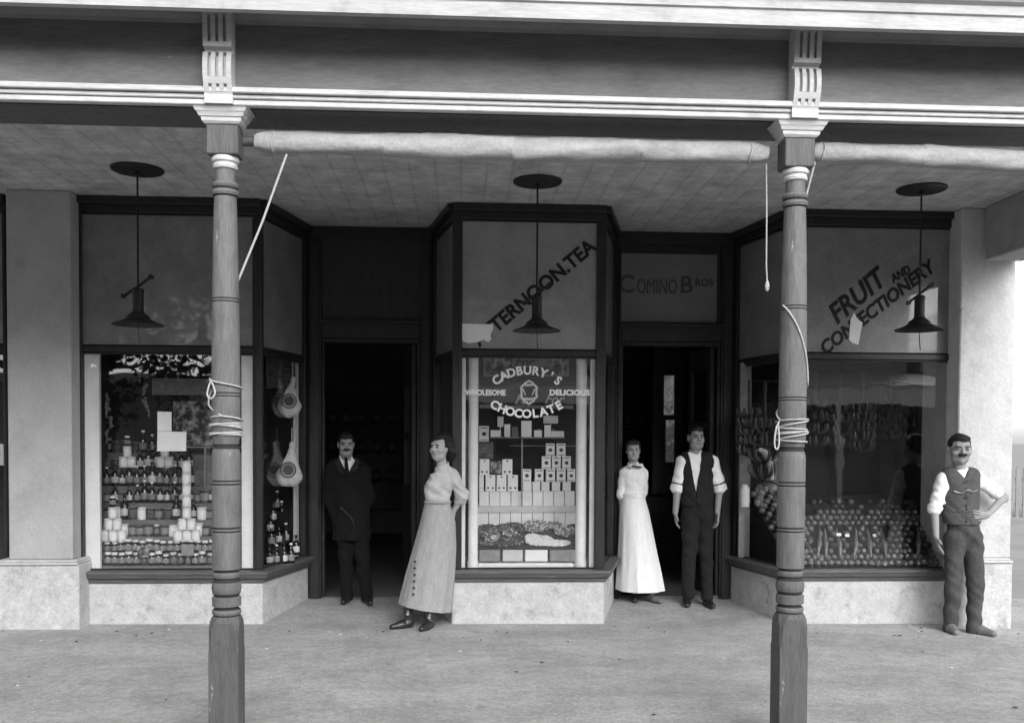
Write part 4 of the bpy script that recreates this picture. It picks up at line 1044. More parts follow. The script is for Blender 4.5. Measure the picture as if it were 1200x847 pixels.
# ---- centre window
cx0, cx1 = px(541, 8.46), px(697, 8.46)
CB = 9.36
root = window_box('window_enclosure', [(C1[0] + .04, 8.5), (C2[0] - .04, 8.5), (C3[0] - .1, CB - .005), (C0[0] + .11, CB - .005)], C0[0] + .03, C3[0] - .03, CB, [], 'dark back boards and floor enclosing the chocolate display window')
def column(u0, u1, label, Y=8.56):
    x0, x1 = px(u0, Y), px(u1, Y); r = (x1 - x0) / 2; b = MB()
    b.lathe([(r * 1.15, ZS - .01), (r * 1.15, ZS + .05), (r, ZS + .06), (r, 2.40), (r * 1.1, 2.41), (r * 1.1, 2.47)], ((0), 0, 0), 24)
    tag(b.build('window_column', 'white_board', loc=((x0 + x1) / 2, Y, 0), smooth=True), label, 'column')
column(549, 560.5, 'round white column inside the left of the chocolate window'); column(675, 687.5, 'round white column inside the right of the chocolate window')
board('reveal_board', px(540.5, 8.47), px(545.5, 8.47), 8.47, 8.49, ZS - .04, 2.42, 'white_board', 'narrow white board at the left edge of the chocolate window', 'reveal board')
board('reveal_board', px(691.5, 8.47), px(697.2, 8.47), 8.47, 8.49, ZS - .04, 2.42, 'white_board', 'narrow white board at the right edge of the chocolate window', 'reveal board')
YK = 9.0
zsh = at(618, 593, YK - .06).z; zsh0 = at(618, 600, YK - .06).z
root = empty('display_shelf', (px(618, YK), YK, zsh)); xa, xb_ = px(560, YK), px(675, YK)
b = MB(); b.box(xa, xb_, YK - .07, 9.34, zsh0, zsh); b.build('shelf_board', 'card_pale', root)
b = MB(); z0 = at(618, 622, YK - .05).z
nP = 9
for k in range(nP):
    a = xa + (xb_ - xa) * k / nP; b.box(a + .003, a + (xb_ - xa) / nP - .003, YK - .05, YK - .03, ZS, zsh0 - .001)
b.build('front_panels', 'white_board', root); tag(root, 'pale panelled shelf carrying the stacked white boxes', 'shelf')
def choc_box(u0, u1, v0, v1, Y, label, emblem):
    p = at(u0, v1, Y); q = at(u1, v0, Y); w = q.x - p.x; h = q.z - p.z
    root = empty('chocolate_box', ((p.x + q.x) / 2, Y, p.z)); b = MB(); b.box(p.x, q.x, Y, Y + .07, p.z, q.z); b.build('carton', 'paper' if emblem != 'plain' else 'white_board', root, bevel=.003)
    if emblem == 'round':
        b = MB(); c = ((p.x + q.x) / 2, Y - .0015, p.z + h * .48); b.lathe([(w * .22, 0), (w * .22, .001)], c, 16, axis='y'); b.box(p.x + w * .15, q.x - w * .15, Y - .0012, Y - .0002, q.z - h * .16, q.z - h * .10); b.box(p.x + w * .15, q.x - w * .15, Y - .0012, Y - .0002, p.z + h * .08, p.z + h * .13); b.build('label', 'ink', root)
    elif emblem == 'dots':
        b = MB()
        for s_ in (.26, .74): b.lathe([(w * .11, 0), (w * .11, .001)], (p.x + w * s_, Y - .0015, p.z + h * .2), 12, axis='y')
        b.lathe([(w * .09, 0), (w * .09, .001)], (p.x + w * .5, Y - .0015, p.z + h * .88), 12, axis='y'); b.build('label', 'ink', root)
    tag(root, label, 'box', 'white boxes stacked in the chocolate window'); return root
def zfix(v, Y): return v
rows = [
 ([(561.5, 573), (573.6, 585.5), (586, 598.4), (599, 611), (611.6, 623.6), (624.2, 636), (636.6, 648.6), (649.2, 661), (661.6, 673.4)], 575.5, 593, 'plain', 'plain white box, %s from left on the shelf itself'),
 ([(561.5, 567), (569, 580.5), (582, 593.5), (595, 607)], 556.5, 575.3, 'dots', 'white box with dark dots, %s from left in the left-hand second tier'),
 ([(562, 573.5), (588.5, 600.5)], 538, 556.3, 'dots', 'white box with dark dots, %s of two on the left-hand top tier'),
 ([(613, 623), (624, 633), (634.5, 644), (647, 656.5), (659.5, 669), ], 564.5, 575.3, 'plain', 'small white box, %s from left in the right-hand second tier'),
 ([(612.5, 622.5), (627, 637), (640, 650.5), (652.6, 662.8), (665, 674)], 549.5, 564.3, 'round', 'box with round emblem, %s from left in the right-hand third tier'),
 ([(635.2, 645.4), (647, 657), (659, 669)], 534.5, 549.3, 'round', 'box with round emblem, %s of three in the fourth tier'),
 ([(640, 650), (652.5, 662.8)], 519.5, 534.3, 'round', 'box with round emblem, %s of two at the top of the right-hand pile'),
]
for spans, v0, v1, em, lab in rows:
    for k, (a, c) in enumerate(spans): choc_box(a, c, v0, v1, YK, lab % ORD[k], em)
choc_box(561.5, 573, 499, 517, YK, 'box with round emblem alone at the left below WHOLESOME', 'round')
poster(561, 517.4, 578, 537.6, YK + .03, 'print', 'dark printed stand between the left-hand boxes')
poster(575, 540, 588, 555, YK + .03, 'picture', 'little picture card between the two dotted boxes')
# upper glass shelf with white oddments
zt = at(618, 512, 8.95).z
root = empty('glass_shelf', (px(614, 8.95), 8.95, zt)); b = MB(); b.box(px(575, 8.9), px(662, 8.9), 8.88, 9.08, zt - .012, zt); b.build('shelf_board', 'tin_mid', root)
b = MB(); b.box(px(612, 8.95) - .007, px(612, 8.95) + .007, 8.95, 8.965, zsh + .0, zt - .0125); b.build('stem', 'card_mid', root)
b = MB(); p_ = at(600, 522, 9.1); b.box(px(598, 9.1), px(676, 9.1), 9.1, 9.11, p_.z - .006, p_.z + .004); b.build('rail', 'card_mid', root)
tag(root, 'slim shelf on a single stem above the white boxes', 'shelf')
odd = [(575, 587, 504, 512, 'paper', 'small flat white packet at the left end of the slim shelf'), (583, 590, 488, 500, 'card_pale', 'pale showcard standing above the left of the slim shelf'), (591, 598, 497, 511.6, 'paper', 'narrow white packet second from the left on the slim shelf'), (600, 607, 500, 511.6, 'tin_mid', 'grey packet left of centre on the slim shelf'), (611, 623, 493, 511.6, 'paper', 'largest white showcard at the centre of the slim shelf'), (626, 635, 504, 511.8, 'paper', 'white packet right of centre on the slim shelf'), (638, 645, 498, 511.8, 'paper', 'narrow white packet right of centre on the slim shelf'), (646, 661, 505, 512, 'paper', 'wide white packet at the right end of the slim shelf'), (637, 654, 487, 496, 'card_pale', 'pale showcard high at the right of the slim shelf')]
for (a, c, v0, v1, mt_, lab) in odd:
    Y = 8.93; p = at(a, v1, Y); q = at(c, v0, Y); zb_ = zt + .001 if v1 > 503 else p.z
    b = MB(); b.box(-(q.x - p.x) / 2, (q.x - p.x) / 2, 0, .03, 0, q.z - zb_); 
    if v1 < 503: b.box(-.004, .004, .01, .018, zt + .001 - zb_, 0)
    tag(b.build('packet', mt_, loc=((p.x + q.x) / 2, Y, zb_), bevel=.002), lab, 'packet', 'packets and cards on the slim shelf')
for u in (604, 632, 648):
    b = MB(); Y = 9.0; b.lathe([(.02, 0), (.026, .004), (.03, .03), (.026, .06), (.012, .07), (.012, .08)], n=12); tag(b.build('glass_jar', 'tin_mid', loc=(px(u, Y), Y, zt + .001), smooth=True), 'dim glass jar %s on the slim shelf' % {604: 'left of centre', 632: 'right of centre', 648: 'farthest right'}[u], 'jar')
# posters high behind the words
poster(569, 416, 605, 439, 9.33, 'picture', 'framed dark picture high at the left of the chocolate window', frame='card_mid')
poster(636, 416, 664, 439, 9.33, 'picture', 'framed dark picture high at the right of the chocolate window', frame='card_mid')
for (u, v, lab) in ((603, 424, 'upper left'), (638, 468, 'lower right'), (603, 468, 'lower left')):
    b = MB(); p = at(u, v, 9.30); b2 = MB(); b2.box(-.02, .34, .01, .016, -.05, .05); o = b2.build('script_card', 'card_mid' if v < 440 else 'dark_cloth', loc=p); put_text(b, 'For', .13, (0.09, .006, 0), 0, bold=.002, shear=.4)
    l_ = b.build('script', 'card_pale' if v > 440 else 'ink', loc=(0, 0, 0)); l_.parent = o; tag(o, 'dark card with the script word For at the %s of the chocolate window' % lab, 'card')
poster(562, 474, 672, 479, 9.2, 'card_mid', 'thin grey rail across the back of the chocolate window')
# sweets in front
root = empty('sweet_trays', (px(618, 8.7), 8.7, ZS)); 
ztr_ = at(618, 641, 8.62).z
b = MB(); b.box(px(560, 8.7), px(675, 8.7), 8.60, 8.93, ztr_ - .02, ztr_); b.build('tray', 'tin_dark', root)
fr = [(562, 575.5, 'card_mid'), (577.5, 601, 'card_pale'), (617, 643, 'paper'), (645, 671, 'card_mid')]
for (a, c, mt_) in ((562, 587, 'card_mid'), (589.5, 613.5, 'card_pale'), (616, 642.5, 'paper'), (645, 669.5, 'card_mid')):
    b = MB(); xa_, xc_ = px(a, 8.6), px(c, 8.6); b.box(xa_, xc_, 8.59, 8.72, ZS + .045, ztr_ - .022); b.build('box_front', mt_, root, bevel=.006)
b = MB(); b.box(px(561, 8.58), px(674, 8.58), 8.56, 8.75, ZS - .01, ZS + .03); b.build('base_paper', 'paper', root, bevel=.01)
tag(root, 'low tray of sweets on four pale boxes at the foot of the chocolate window', 'sweet tray')
def heap(regions, mt_, label, seed, n):
    rr = random.Random(seed); b = MB()
    for (u, v, ru, rv, k) in regions:
        for _ in range(int(n * k)):
            a = rr.uniform(0, 6.28); q = math.sqrt(rr.random()); uu = u + ru * q * math.cos(a); vv = v + rv * q * math.sin(a)
            t = (641 - vv) / 28; Y = 8.62 + .28 * max(0, min(1, t)) + rr.uniform(-.01, .01); p = at(uu, vv, Y)
            b.ell(p, (rr.uniform(.008, .016), .010, rr.uniform(.006, .011)), 6, 4, m=rr.choice((0, 0, 0, 1, 2)))
    o = b.build('sweets', [mt_] + {'sweets_dark': ['sweets_mid', 'tin_dark'], 'sweets_mid': ['sweets_white', 'sweets_dark'], 'sweets_white': ['sweets_white', 'card_pale']}[mt_], smooth=True); return tag(o, label, kind='stuff')
b = MB(); vs = []; N = 20
for j in range(6):
    for i in range(N):
        t = j / 5; Y = 8.62 + .28 * t; u = 561 + 113 * i / (N - 1); v = 642 - 27 * t + 2 * math.sin(i * .9); p = at(u, v, Y); vs.append(p)
b.add(vs, [(j * N + i, j * N + i + 1, (j + 1) * N + i + 1, (j + 1) * N + i) for j in range(5) for i in range(N - 1)])
tag(b.build('sweets_bed', 'sweets_dark', smooth=True), 'bed of dark sweets under the heaps', kind='stuff')
heap([(572, 622, 12, 8, 1.3), (600, 618, 16, 6, 1), (585, 635, 24, 5, 1), (604, 632, 10, 7, .8)], 'sweets_dark', 'dark sweets heaped at the left', 1, 330)
heap([(576, 627, 9, 8, 1), (598, 624, 8, 5, .7), (628, 616, 16, 7, 1.3), (662, 622, 12, 6, 1), (648, 615, 10, 4, .7)], 'sweets_mid', 'mottled sweets heaped in the middle and right', 2, 330)
heap([(632, 633, 16, 6, 1.6), (650, 636, 18, 3.4, 1.2), (624, 630, 8, 5, .8)], 'sweets_white', 'white sweets heaped right of centre', 3, 320)

# ---- right window: fruit
window_box('window_enclosure', [(R1[0] + .05, 8.5), (XR2 - .08, 8.5), (XR2 - .08, 9.54), (R0_[0] + .1, 9.54)], R0_[0] - .02, XR2, 9.55, [XR2 - .06], 'dark back boards and floor enclosing the fruit window')
board('reveal_board', px(867, 9.2), px(880, 9.2), 9.2, 9.23, ZS, 2.4, 'card_mid', 'tall pale board at the back of the fruit window side pane', 'reveal board')
fr0, fr1 = px(936, 8.5), px(1108, 8.5)
def fy(i): return 8.52 + .055 * i
def fz_(i): return ZS + .022 + .048 * i
b = MB(); b.prism([(8.5, ZS - .011), (8.5, ZS + .0), (8.5 + .055 * 13, ZS + .048 * 13 - .012), (9.54, ZS + .048 * 13 - .012), (9.54, ZS - .011)], lambda q: (R1[0] + .06 if q[0] < 8.6 else (R0_[0] + .11 if q[0] > 9.4 else R0_[0] + .16), q[0], q[1]), lambda q: (XR2 - .13, q[0], q[1]))
tag(b.build('fruit_stand', 'dark_cloth'), 'sloping dark stand under the rows of fruit', 'display stand')
b = MB()
prof = [(.003, -.024), (.012, -.028), (.024, -.022), (.031, -.008), (.031, .008), (.025, .021), (.014, .027), (.005, .024), (.001, .017)]
b.lathe(prof, n=14, cap=False); me_fr = b.mesh('round_fruit', ['fruit'], smooth=True)
b = MB(); b.lathe(prof, n=14, cap=False); b.lathe([(.0135, .0275), (.010, .029), (.006, .0245)], n=12, m=1, cap=False); me_fr2 = b.mesh('round_fruit', ['fruit', 'card_pale'], smooth=True)
b = MB(); b.lathe(prof, n=14, cap=False); me_fr3 = b.mesh('round_fruit', ['fruit_dark'], smooth=True)
FROW = ['bottom row', 'second row', 'third row', 'fourth row', 'fifth row', 'sixth row', 'seventh row', 'eighth row', 'ninth row', 'tenth row', 'eleventh row', 'top row']
longs = [(958, 0), (967.5, 0), (985, 1), (1001, 0), (1020, 1), (1038, 0), (1075, 0)]
for i in range(12):
    x = px(926, fy(i)) + .032 * (i % 2) + .02; k = 0
    xe = px(1104, fy(i))
    while x < xe and k < 30:
        u_ = 600 + (x - px(600, fy(i))) * 128
        skip = (i >= 2 and i <= 6 and any(abs(x - px(lu, fy(i))) < .036 for lu, _ in longs)) or (i > 8 and rnd.random() < .35)
        if not skip:
            right = x > px(1010, fy(i)); me = me_fr2 if (right and rnd.random() < .85) else me_fr
            if x > px(1080, fy(i)) or i > 9: me = me_fr3 if rnd.random() < .6 else me
            o = put(me, 'round_fruit', (x, fy(i) + rnd.uniform(-.004, .004), fz_(i) + .012 + rnd.uniform(-.002, .003)), 'round fruit, %s from the left in the %s of the fruit window' % (ORD[k], FROW[i]), 'fruit', 'round fruit laid in rows in the right window', rnd.uniform(0, 6), sc=rnd.uniform(.86, 1.12))
            o.rotation_euler = (R(rnd.uniform(50, 100)) if me is me_fr2 else rnd.uniform(-.6, 1.2), rnd.uniform(-.3, .3), rnd.uniform(-.4, .4) if me is me_fr2 else rnd.uniform(0, 6)); k += 1
        x += .0635
# fruit behind the splayed side pane
SA, SB_ = Vector(R1), Vector(R0_)
for i in range(7):
    for k in range(9):
        t = .1 + .085 * k + .04 * (i % 2); p = SA.lerp(SB_, t); d = .11 + .05 * i
        n_ = Vector((1, .1)).normalized(); q = p + n_ * d
        if q.y > 9.3: continue
        zz = ZS + .03 + .873 * max(0, q.y - 8.5)
        put(me_fr3 if rnd.random() < .45 else me_fr, 'round_fruit', (q.x, q.y, zz), 'dark round fruit, %s deep in %s behind the splayed fruit pane' % (ORD[k], FROW[i]), 'fruit', 'round fruit behind the splayed side pane', rnd.uniform(0, 6))
for k, (u, tilt) in enumerate(longs):
    a = at(u, 652, 8.55); bb = at(u + 0 + (3, -1, -4, 2, -3, -5, 1)[k], 622, 8.66)
    a.z = max(a.z, ZS + .09)
    root_ = empty('long_fruit', a); s_ = SDF((min(a.x, bb.x) - .08, 8.4, min(a.z, bb.z) - .08), (max(a.x, bb.x) + .08, 8.8, max(a.z, bb.z) + .1), .006)
    mid = a.lerp(bb, .5) + Vector((.004, -.012, 0)); s_.cap(a, mid, .014, .022, k=.02); s_.cap(mid, bb, .022, .009, k=.02); s_.cap(bb, bb + Vector((0, .01, .03)), .008, .005, k=.01)
    s_.folds(.0015, 90, 0, 8, k); s_.build('fruit_body', 'fruit', root_); tag(root_, 'long pale fruit standing upright, %s from the left among the round fruit' % ORD[k], 'long fruit', 'long pale fruits standing among the rows')
for k, (u, v) in enumerate(((983, 626), (993, 627), (1025, 627))):
    p = at(u, v, 8.62); b = MB(); b.box(-.022, .022, 0, .003, -.014, .014); o = b.build('price_ticket', 'paper', loc=p); o.rotation_euler = (R(-20), 0, R((-10, 8, 25)[k])); tag(o, 'tiny white ticket, %s from the left stuck among the fruit' % ORD[k], 'ticket', 'white tickets among the fruit')
# banana bunches hanging
def bunch(u, v, Y, n, label, seed, mt_='fruit_dark', s=1.0, tiers=3):
    rr = random.Random(seed); s *= rr.uniform(.8, 1.2); n += rr.choice((-2, -1, 0, 1, 2)); tiers += rr.choice((-1, 0, 1)); u += rr.uniform(-3, 3); v += rr.uniform(-8, 8); c = at(u, v, Y); root = empty('banana_bunch', c); b = MB()
    H = .42 * s
    b.tube([(c.x, Y, c.z + .22 * s), (c.x, Y, c.z + .05), (c.x + .01, Y, c.z - H)], .014, 7); b.build('stalk', 'fruit_dark', root, smooth=True)
    b = MB()
    for tI in range(tiers):
        for k in range(n):
            a = 2 * math.pi * k / n + tI * .5 + rr.uniform(-.25, .25); z0 = c.z - H * tI / tiers; r0 = .02; L_ = rr.uniform(.12, .16) * s; pts = []
            for q in range(6):
                w = q / 5; rr_ = r0 + .09 * s * math.sin(w * 1.9); z = z0 - .02 + (-.10 + .13 * w) * L_ / .14 * (1 if tI else 1) - .09 * math.sin(w * 1.57) * s + .05 * w * s; pts.append((c.x + rr_ * math.cos(a), Y + rr_ * math.sin(a), z))
            b.tube(pts, lambda t: .006 + .013 * math.sin(math.pi * min(1, max(0, .08 + t * .9))), 6)
    b.build('fingers', mt_, root, smooth=True); tag(root, label, 'bananas', 'banana bunches hanging in the fruit window'); return root
bunch(880, 470, 9.0, 11, 'dark banana bunch hanging behind the splayed pane beside the pale board', 1, 'fruit_dark', 1.25, 5)
bunch(899, 480, 8.9, 11, 'dark banana bunch hanging beside the right verandah post', 2, 'fruit_dark', 1.2, 5)
for k, (u, v, Y) in enumerate(((955, 468, 9.25), (985, 462, 9.3), (1012, 470, 9.2), (1045, 465, 9.3), (1075, 475, 9.2), (1098, 500, 8.95))):
    bunch(u, v, Y, 9, 'dim banana bunch, %s from the left on the rail of the fruit window' % ORD[k], 10 + k, 'fruit_dark', 1.15, 4)
b = MB(); p = at(1000, 447, 9.3); b.lathe([(.012, 0), (.012, px(1106, 9.3) - px(868, 9.3))], (0, 0, 0), 8, axis='x'); tag(b.build('hanging_rail', 'iron', loc=(px(868, 9.3), 9.3, p.z)), 'thin iron rail the banana bunches hang from', 'rail')
p = at(891, 528, 8.85)   # pale curved marrow
root = empty('marrow', p); b = MB(); b.tube(smooth_pts([at(889, 526, 8.85), at(897, 531, 8.85), at(902, 543, 8.85), at(905, 562, 8.85)], 5), lambda t: .012 + .022 * math.sin(math.pi * min(1, .1 + t * .85)), 10); b.build('body', 'fruit_pale', root, smooth=True); tag(root, 'long curved pale marrow leaning behind the splayed fruit pane', 'marrow')
b = MB(); p = at(873, 572, 9.05); b.lathe([(.04, -.18), (.045, -.1), (.042, 0), (.03, .02), (.028, .04)], n=16); tag(b.build('stoneware_jar', 'card_pale', loc=(p.x, 9.05, p.z), smooth=True), 'pale stoneware jar against the board in the side of the fruit window', 'jar')

# neighbour's window contents at the left edge of the view
for k, (v0, v1) in enumerate(((366, 384), (387, 402), (520, 545))):
    y = 8.5; p = at(1, v1, y); q = at(1, v0, y); b = MB(); b.box(-.2, px(4, y) - px(1, y), 0, .01, 0, q.z - p.z); o = b.build('show_card', 'card_pale', loc=(px(1, y), y, p.z)); tag(o, ['white card at the far left edge, upper one', 'white card at the far left edge, under the upper one', 'white card at the far left edge, lowest'][k], 'card')
b = MB(); b.box(-8.6, px(8, 8.9), 8.9, 8.93, -.1, 3.69); tag(b.build('back_boards', 'dark_cloth'), 'dark boards behind the neighbouring window at the left edge', 'boards')

# ================================================================== SHOP INTERIOR
root = empty('shop_counter', (px(775, 11.2), 11.2, .04)); b = MB(); b.box(px(735, 11.2), px(800, 11.2), 11.2, 14.2, .042, .95); b.build('counter_body', 'door', root, bevel=.01)
b = MB(); b.box(px(733, 11.2), px(802, 11.2), 11.16, 14.24, .951, .99); b.build('counter_top', 'frame', root, bevel=.006); tag(root, 'dark shop counter inside the right-hand doorway', 'counter')
zc_ = at(783, 583, 11.4).z
root = empty('cash_register', (px(783, 11.4), 11.4, .99)); x0, x1 = px(773, 11.4), px(792, 11.4); zt_ = at(783, 540, 11.4).z
b = MB(); b.prism([(11.3, .99), (11.3, 1.15), (11.42, zt_ - .05), (11.42, zt_), (11.7, zt_), (11.7, .99)], lambda q: (x0, q[0], q[1]), lambda q: (x1, q[0], q[1])); b.build('case', 'tin_dark', root, bevel=.01)
b = MB(); b.box(x0 + .01, x0 + .11, 11.415, 11.5, zt_ + .002, zt_ + .03); b.build('nameplate', 'card_pale', root)
b = MB(); b.box(x0 - .01, x1 + .01, 11.27, 11.72, .991, 1.008); b.build('drawer_edge', 'card_mid', root); tag(root, 'dark cash register with pale edges on the counter beside the man in the doorway', 'cash register')
def mirror(u0, u1, v0, v1, Y, label, rz=0):  # added mirrors, turned to send bright street streaks out through the doorway
    p = at(u0, v1, Y); q = at(u1, v0, Y); root = empty('glint_mirror', ((p.x + q.x) / 2, Y, p.z)); b = MB(); w = (q.x - p.x) / 2; h = q.z - p.z
    b.box(-w, w, 0, .01, 0, h); g = b.build('mirror_glass', 'mirror', root, loc=(0, 0, 0)); b = MB(); t = .02
    b.box(-w - t, -w, -.01, .02, -t, h + t); b.box(w, w + t, -.01, .02, -t, h + t); b.box(-w, w, -.01, .02, -t, 0); b.box(-w, w, -.01, .02, h, h + t); b.build('frame', 'door', root, loc=(0, 0, 0))
    root.rotation_euler[2] = rz; tag(root, label, 'mirror'); return root
mirror(778, 790, 440, 486, 11.0, 'added glint mirror, upper of two seen through the right doorway', R(-12))
mirror(780, 790, 492, 541, 11.0, 'added glint mirror, lower of two seen through the right doorway', R(-14))
b = MB(); b.box(px(765, 11.05), px(800, 11.05), 11.05, 11.25, .991, 3.84); tag(b.build('shelf_upright', 'door'), 'dark partition standing on the counter behind the mirrors', 'partition')
mirror(821, 829, 428, 494, 11.0, 'added glint mirror at the right, seen over the head of the man in black waistcoat', R(-18))
# shelves with goods at the back of both rooms
for (ua, ub, lab) in ((378, 500, 'left'), (728, 760, 'right')):
    Y = 13.0; root = empty('wall_shelves', (px((ua + ub) / 2, Y), Y, .05)); xa_, xb2 = px(ua, Y), px(ub, Y); b = MB()
    for z in (.6, 1.0, 1.4, 1.8, 2.2): b.box(xa_, xb2, Y, Y + .3, z, z + .03)
    b.box(xa_ - .04, xa_, Y - .01, Y + .3, .045, 2.6); b.box(xb2, xb2 + .04, Y - .01, Y + .3, .045, 2.6); b.build('boards', 'door', root); tag(root, 'dim shelving deep inside the %s doorway' % lab, 'shelves')
    for r_, z in enumerate((1.0, 1.4, 1.8)):
        for k in range(6 if lab == 'left' else 2):
            put(me_tinm, 'tin', (xa_ + .12 + (xb2 - xa_ - .2) * k / 6, Y + .1, z + .031), 'dim tin, %s from left on the %s shelf inside the %s doorway' % (ORD[k], ['lower', 'middle', 'upper'][r_], lab), 'tin', 'tins on the shelves inside', sc=1.6)

# ================================================================== BEYOND AND ACROSS THE STREET
root = empty('picket_fence', (6, 21, -.145)); Y = 21
xa_ = px(1150, Y); zt_ = at(1195, 546, Y).z; zb_ = -.145
for k in range(36):
    x = xa_ + .17 * k
    b = MB(); b.prism([(x, zb_), (x + .085, zb_), (x + .085, zt_ - .07), (x + .0425, zt_), (x, zt_ - .07)], lambda q: (q[0], Y, q[1]), lambda q: (q[0], Y + .02, q[1])); b.build('picket', 'fence', root)
b = MB(); b.box(xa_ - .1, xa_ + 6.3, Y + .021, Y + .07, zt_ - .35, zt_ - .27); b.box(xa_ - .1, xa_ + 6.3, Y + .021, Y + .07, zb_ + .25, zb_ + .33); b.build('rail', 'fence', root)
tag(root, 'pale picket fence across the yard at the right edge', 'fence')

def far_building(x0, x1, h, label, ver=True, seed=0, mt_='brick'):
    Y = -10.2; root = empty('street_building', ((x0 + x1) / 2, Y, 0)); b = MB(); b.box(x0, x1, Y - 8, Y, -.1, h); b.build('wall', mt_, root)
    b = MB(); b.box(x0 - .1, x1 + .1, Y - 8.1, Y + .12, h, h + .25); b.build('parapet', 'far_white', root)
    n = max(2, int((x1 - x0) / 2.6))
    for k in range(n):
        xc = x0 + (x1 - x0) * (k + .5) / n
        b = MB(); b.box(xc - .8, xc + .8, Y + .001, Y + .05, .7 if k % 2 else .05, 2.5); b.build('window' if k % 2 else 'door', 'panel', root)
        if h > 5.5: b = MB(); b.box(xc - .5, xc + .5, Y + .001, Y + .05, 4.3, 5.8 if h > 6.5 else 5.2); b.build('window', 'panel', root)
    if ver:
        b = MB(); b.prism([(Y + .05, 3.5), (Y + .05, 3.6), (Y + 2.9, 3.05), (Y + 2.9, 2.95)], lambda q: (x0, q[0], q[1]), lambda q: (x1, q[0], q[1])); b.build('verandah_roof', 'roof', root)
        b = MB(); b.box(x0, x1, Y + 2.85, Y + 2.93, 2.55, 2.95); b.build('sign_board', 'far_white', root)
        for k in range(n + 1):
            b = MB(); xx = x0 + .1 + (x1 - x0 - .2) * k / n; b.box(xx - .07, xx + .07, Y + 2.78, Y + 2.9, -.1, 2.9); b.build('verandah_post', 'far_white', root)
    tag(root, label, 'building'); return root
far_building(-32, -19.3, 5.6, 'tall-fronted shop across the street, farthest left', seed=1)
far_building(-6.5, 3.5, 7.2, 'two-storey building across the street opposite the doorways', seed=3)
far_building(3.7, 13.2, 6.2, 'two-storey building across the street opposite the fruit window', seed=4)
far_building(13.6, 30, 4.0, 'low shop across the street, farthest right', seed=5)
def tree(x, y, h, rad, label, seed):
    rr = random.Random(seed); root = empty('street_tree', (x, y, -.15)); b = MB()
    b.tube([(x, y, -.2), (x + .1, y, h * .25), (x - .05, y, h * .45)], lambda t: .22 - .1 * t, 10)
    cl = []
    for k in range(22):
        a = rr.uniform(0, 6.28); q = rad * rr.uniform(.1, .85); c = Vector((x + q * math.cos(a), y + q * math.sin(a), h * rr.uniform(.28, .92))); cl.append((c, rr.uniform(.7, 1.15)))
        b.tube([(x, y, h * .4), Vector((x, y, h * .4)).lerp(c, .5) + Vector((0, 0, .2)), c], lambda t: .08 - .06 * t, 6)
    b.build('trunk', 'bark', root, smooth=True); b = MB()
    for c, r_ in cl:
        for _ in range(330):
            d = Vector((rr.gauss(0, 1), rr.gauss(0, 1), rr.gauss(0, .8))); d = d.normalized() * r_ * rr.uniform(.3, 1.15); p = c + d; s_ = rr.uniform(.08, .17)
            e1 = Vector((rr.uniform(-1, 1), rr.uniform(-1, 1), rr.uniform(-1, 1))).normalized(); e2 = e1.orthogonal().normalized()
            b.add([p - e1 * s_, p + e2 * s_ * .55, p + e1 * s_, p - e2 * s_ * .55], [(0, 1, 2, 3)])
    b.build('crown', 'leaf', root); tag(root, label, 'tree')
far_building(-19, -6.9, 3.1, 'added low block across the street behind the trees, hiding sky from reflections', ver=False, seed=2)  # added block, keeps open sky out of the left window's reflection
tree(-8.6, -6.4, 8.2, 2.6, 'leafy tree across the street, nearest the two-storey building', 1); tree(-12.6, -7.2, 9.0, 2.8, 'leafy tree across the street, second from the building', 2); tree(-16.2, -6.6, 8.0, 2.6, 'leafy tree across the street, farthest left', 3)

rr = random.Random(12); b = MB()
for _ in range(70):
    x = rr.uniform(-4.5, 5); y = rr.choice((rr.uniform(5.4, 8.3), rr.uniform(7.6, 8.35))); z = gz(x) + .002; a = rr.uniform(0, 6.28); q = rr.uniform(.006, .022); m_ = rr.choice((0, 0, 1, 2))
    p = [(x + q * math.cos(a + t) * (1 if k % 2 else rr.uniform(.4, .8)), y + q * math.sin(a + t) * .8, z + (.004 if k % 2 else .0)) for k, t in enumerate((0, 1.1, 2.0, 3.1, 4.2, 5.2))]
    b.add(p + [(x, y, z + .008)], [(k, (k + 1) % 6, 6) for k in range(6)], m_)
tag(b.build('footpath_litter', ['bark', 'leaf', 'card_pale']), 'crumbs, grit and scraps scattered over the footpath', kind='stuff')
# ================================================================== PEOPLE
def Rz(a): return Matrix.Rotation(a, 3, 'Z')
def head_sdf(s, C, Mh, hs=1.0, hw=1.0):
    def P(x, y, z): return C + Mh @ (Vector((x * hw, y, z)) * hs)
    def E(c, r, k=.02, op='add'): s.ell(P(*c), [r[0] * hs * hw, r[1] * hs, r[2] * hs], k=k, rot=Mh, op=op)
    E((0, .012, .022), (.073, .093, .096), 0.01)
    E((0, -.022, -.03), (.060, .068, .080), .03)
    s.cap(P(-.03, -.03, -.078), P(.03, -.03, -.078), .030 * hs, .030 * hs, k=.03)
    s.cap(P(0, -.05, -.096), P(0, -.062, -.092), .022 * hs, .020 * hs, k=.025)
    s.cap(P(-.034, -.080, .030), P(.034, -.080, .030), .011 * hs, .011 * hs, k=.015)           # brow
    for q in (-1, 1):
        E((q * .031, -.094, .004), (.018, .014, .011), .012, 'sub')
        E((q * .031, -.079, .003), (.015, .012, .010), .004)
        E((q * .045, -.062, -.03), (.020, .022, .018), .025)
        E((q * .075, .012, -.006), (.011, .021, .032), .008)
    s.cap(P(0, -.088, .012), P(0, -.106, -.024), .008 * hs, .0125 * hs, k=.012)
    s.cap(P(-.012, -.095, -.028), P(.012, -.095, -.028), .009 * hs, .009 * hs, k=.008)
    s.cap(P(-.017, -.083, -.056), P(.017, -.083, -.056), .0085 * hs, .0085 * hs, k=.01)
    return P
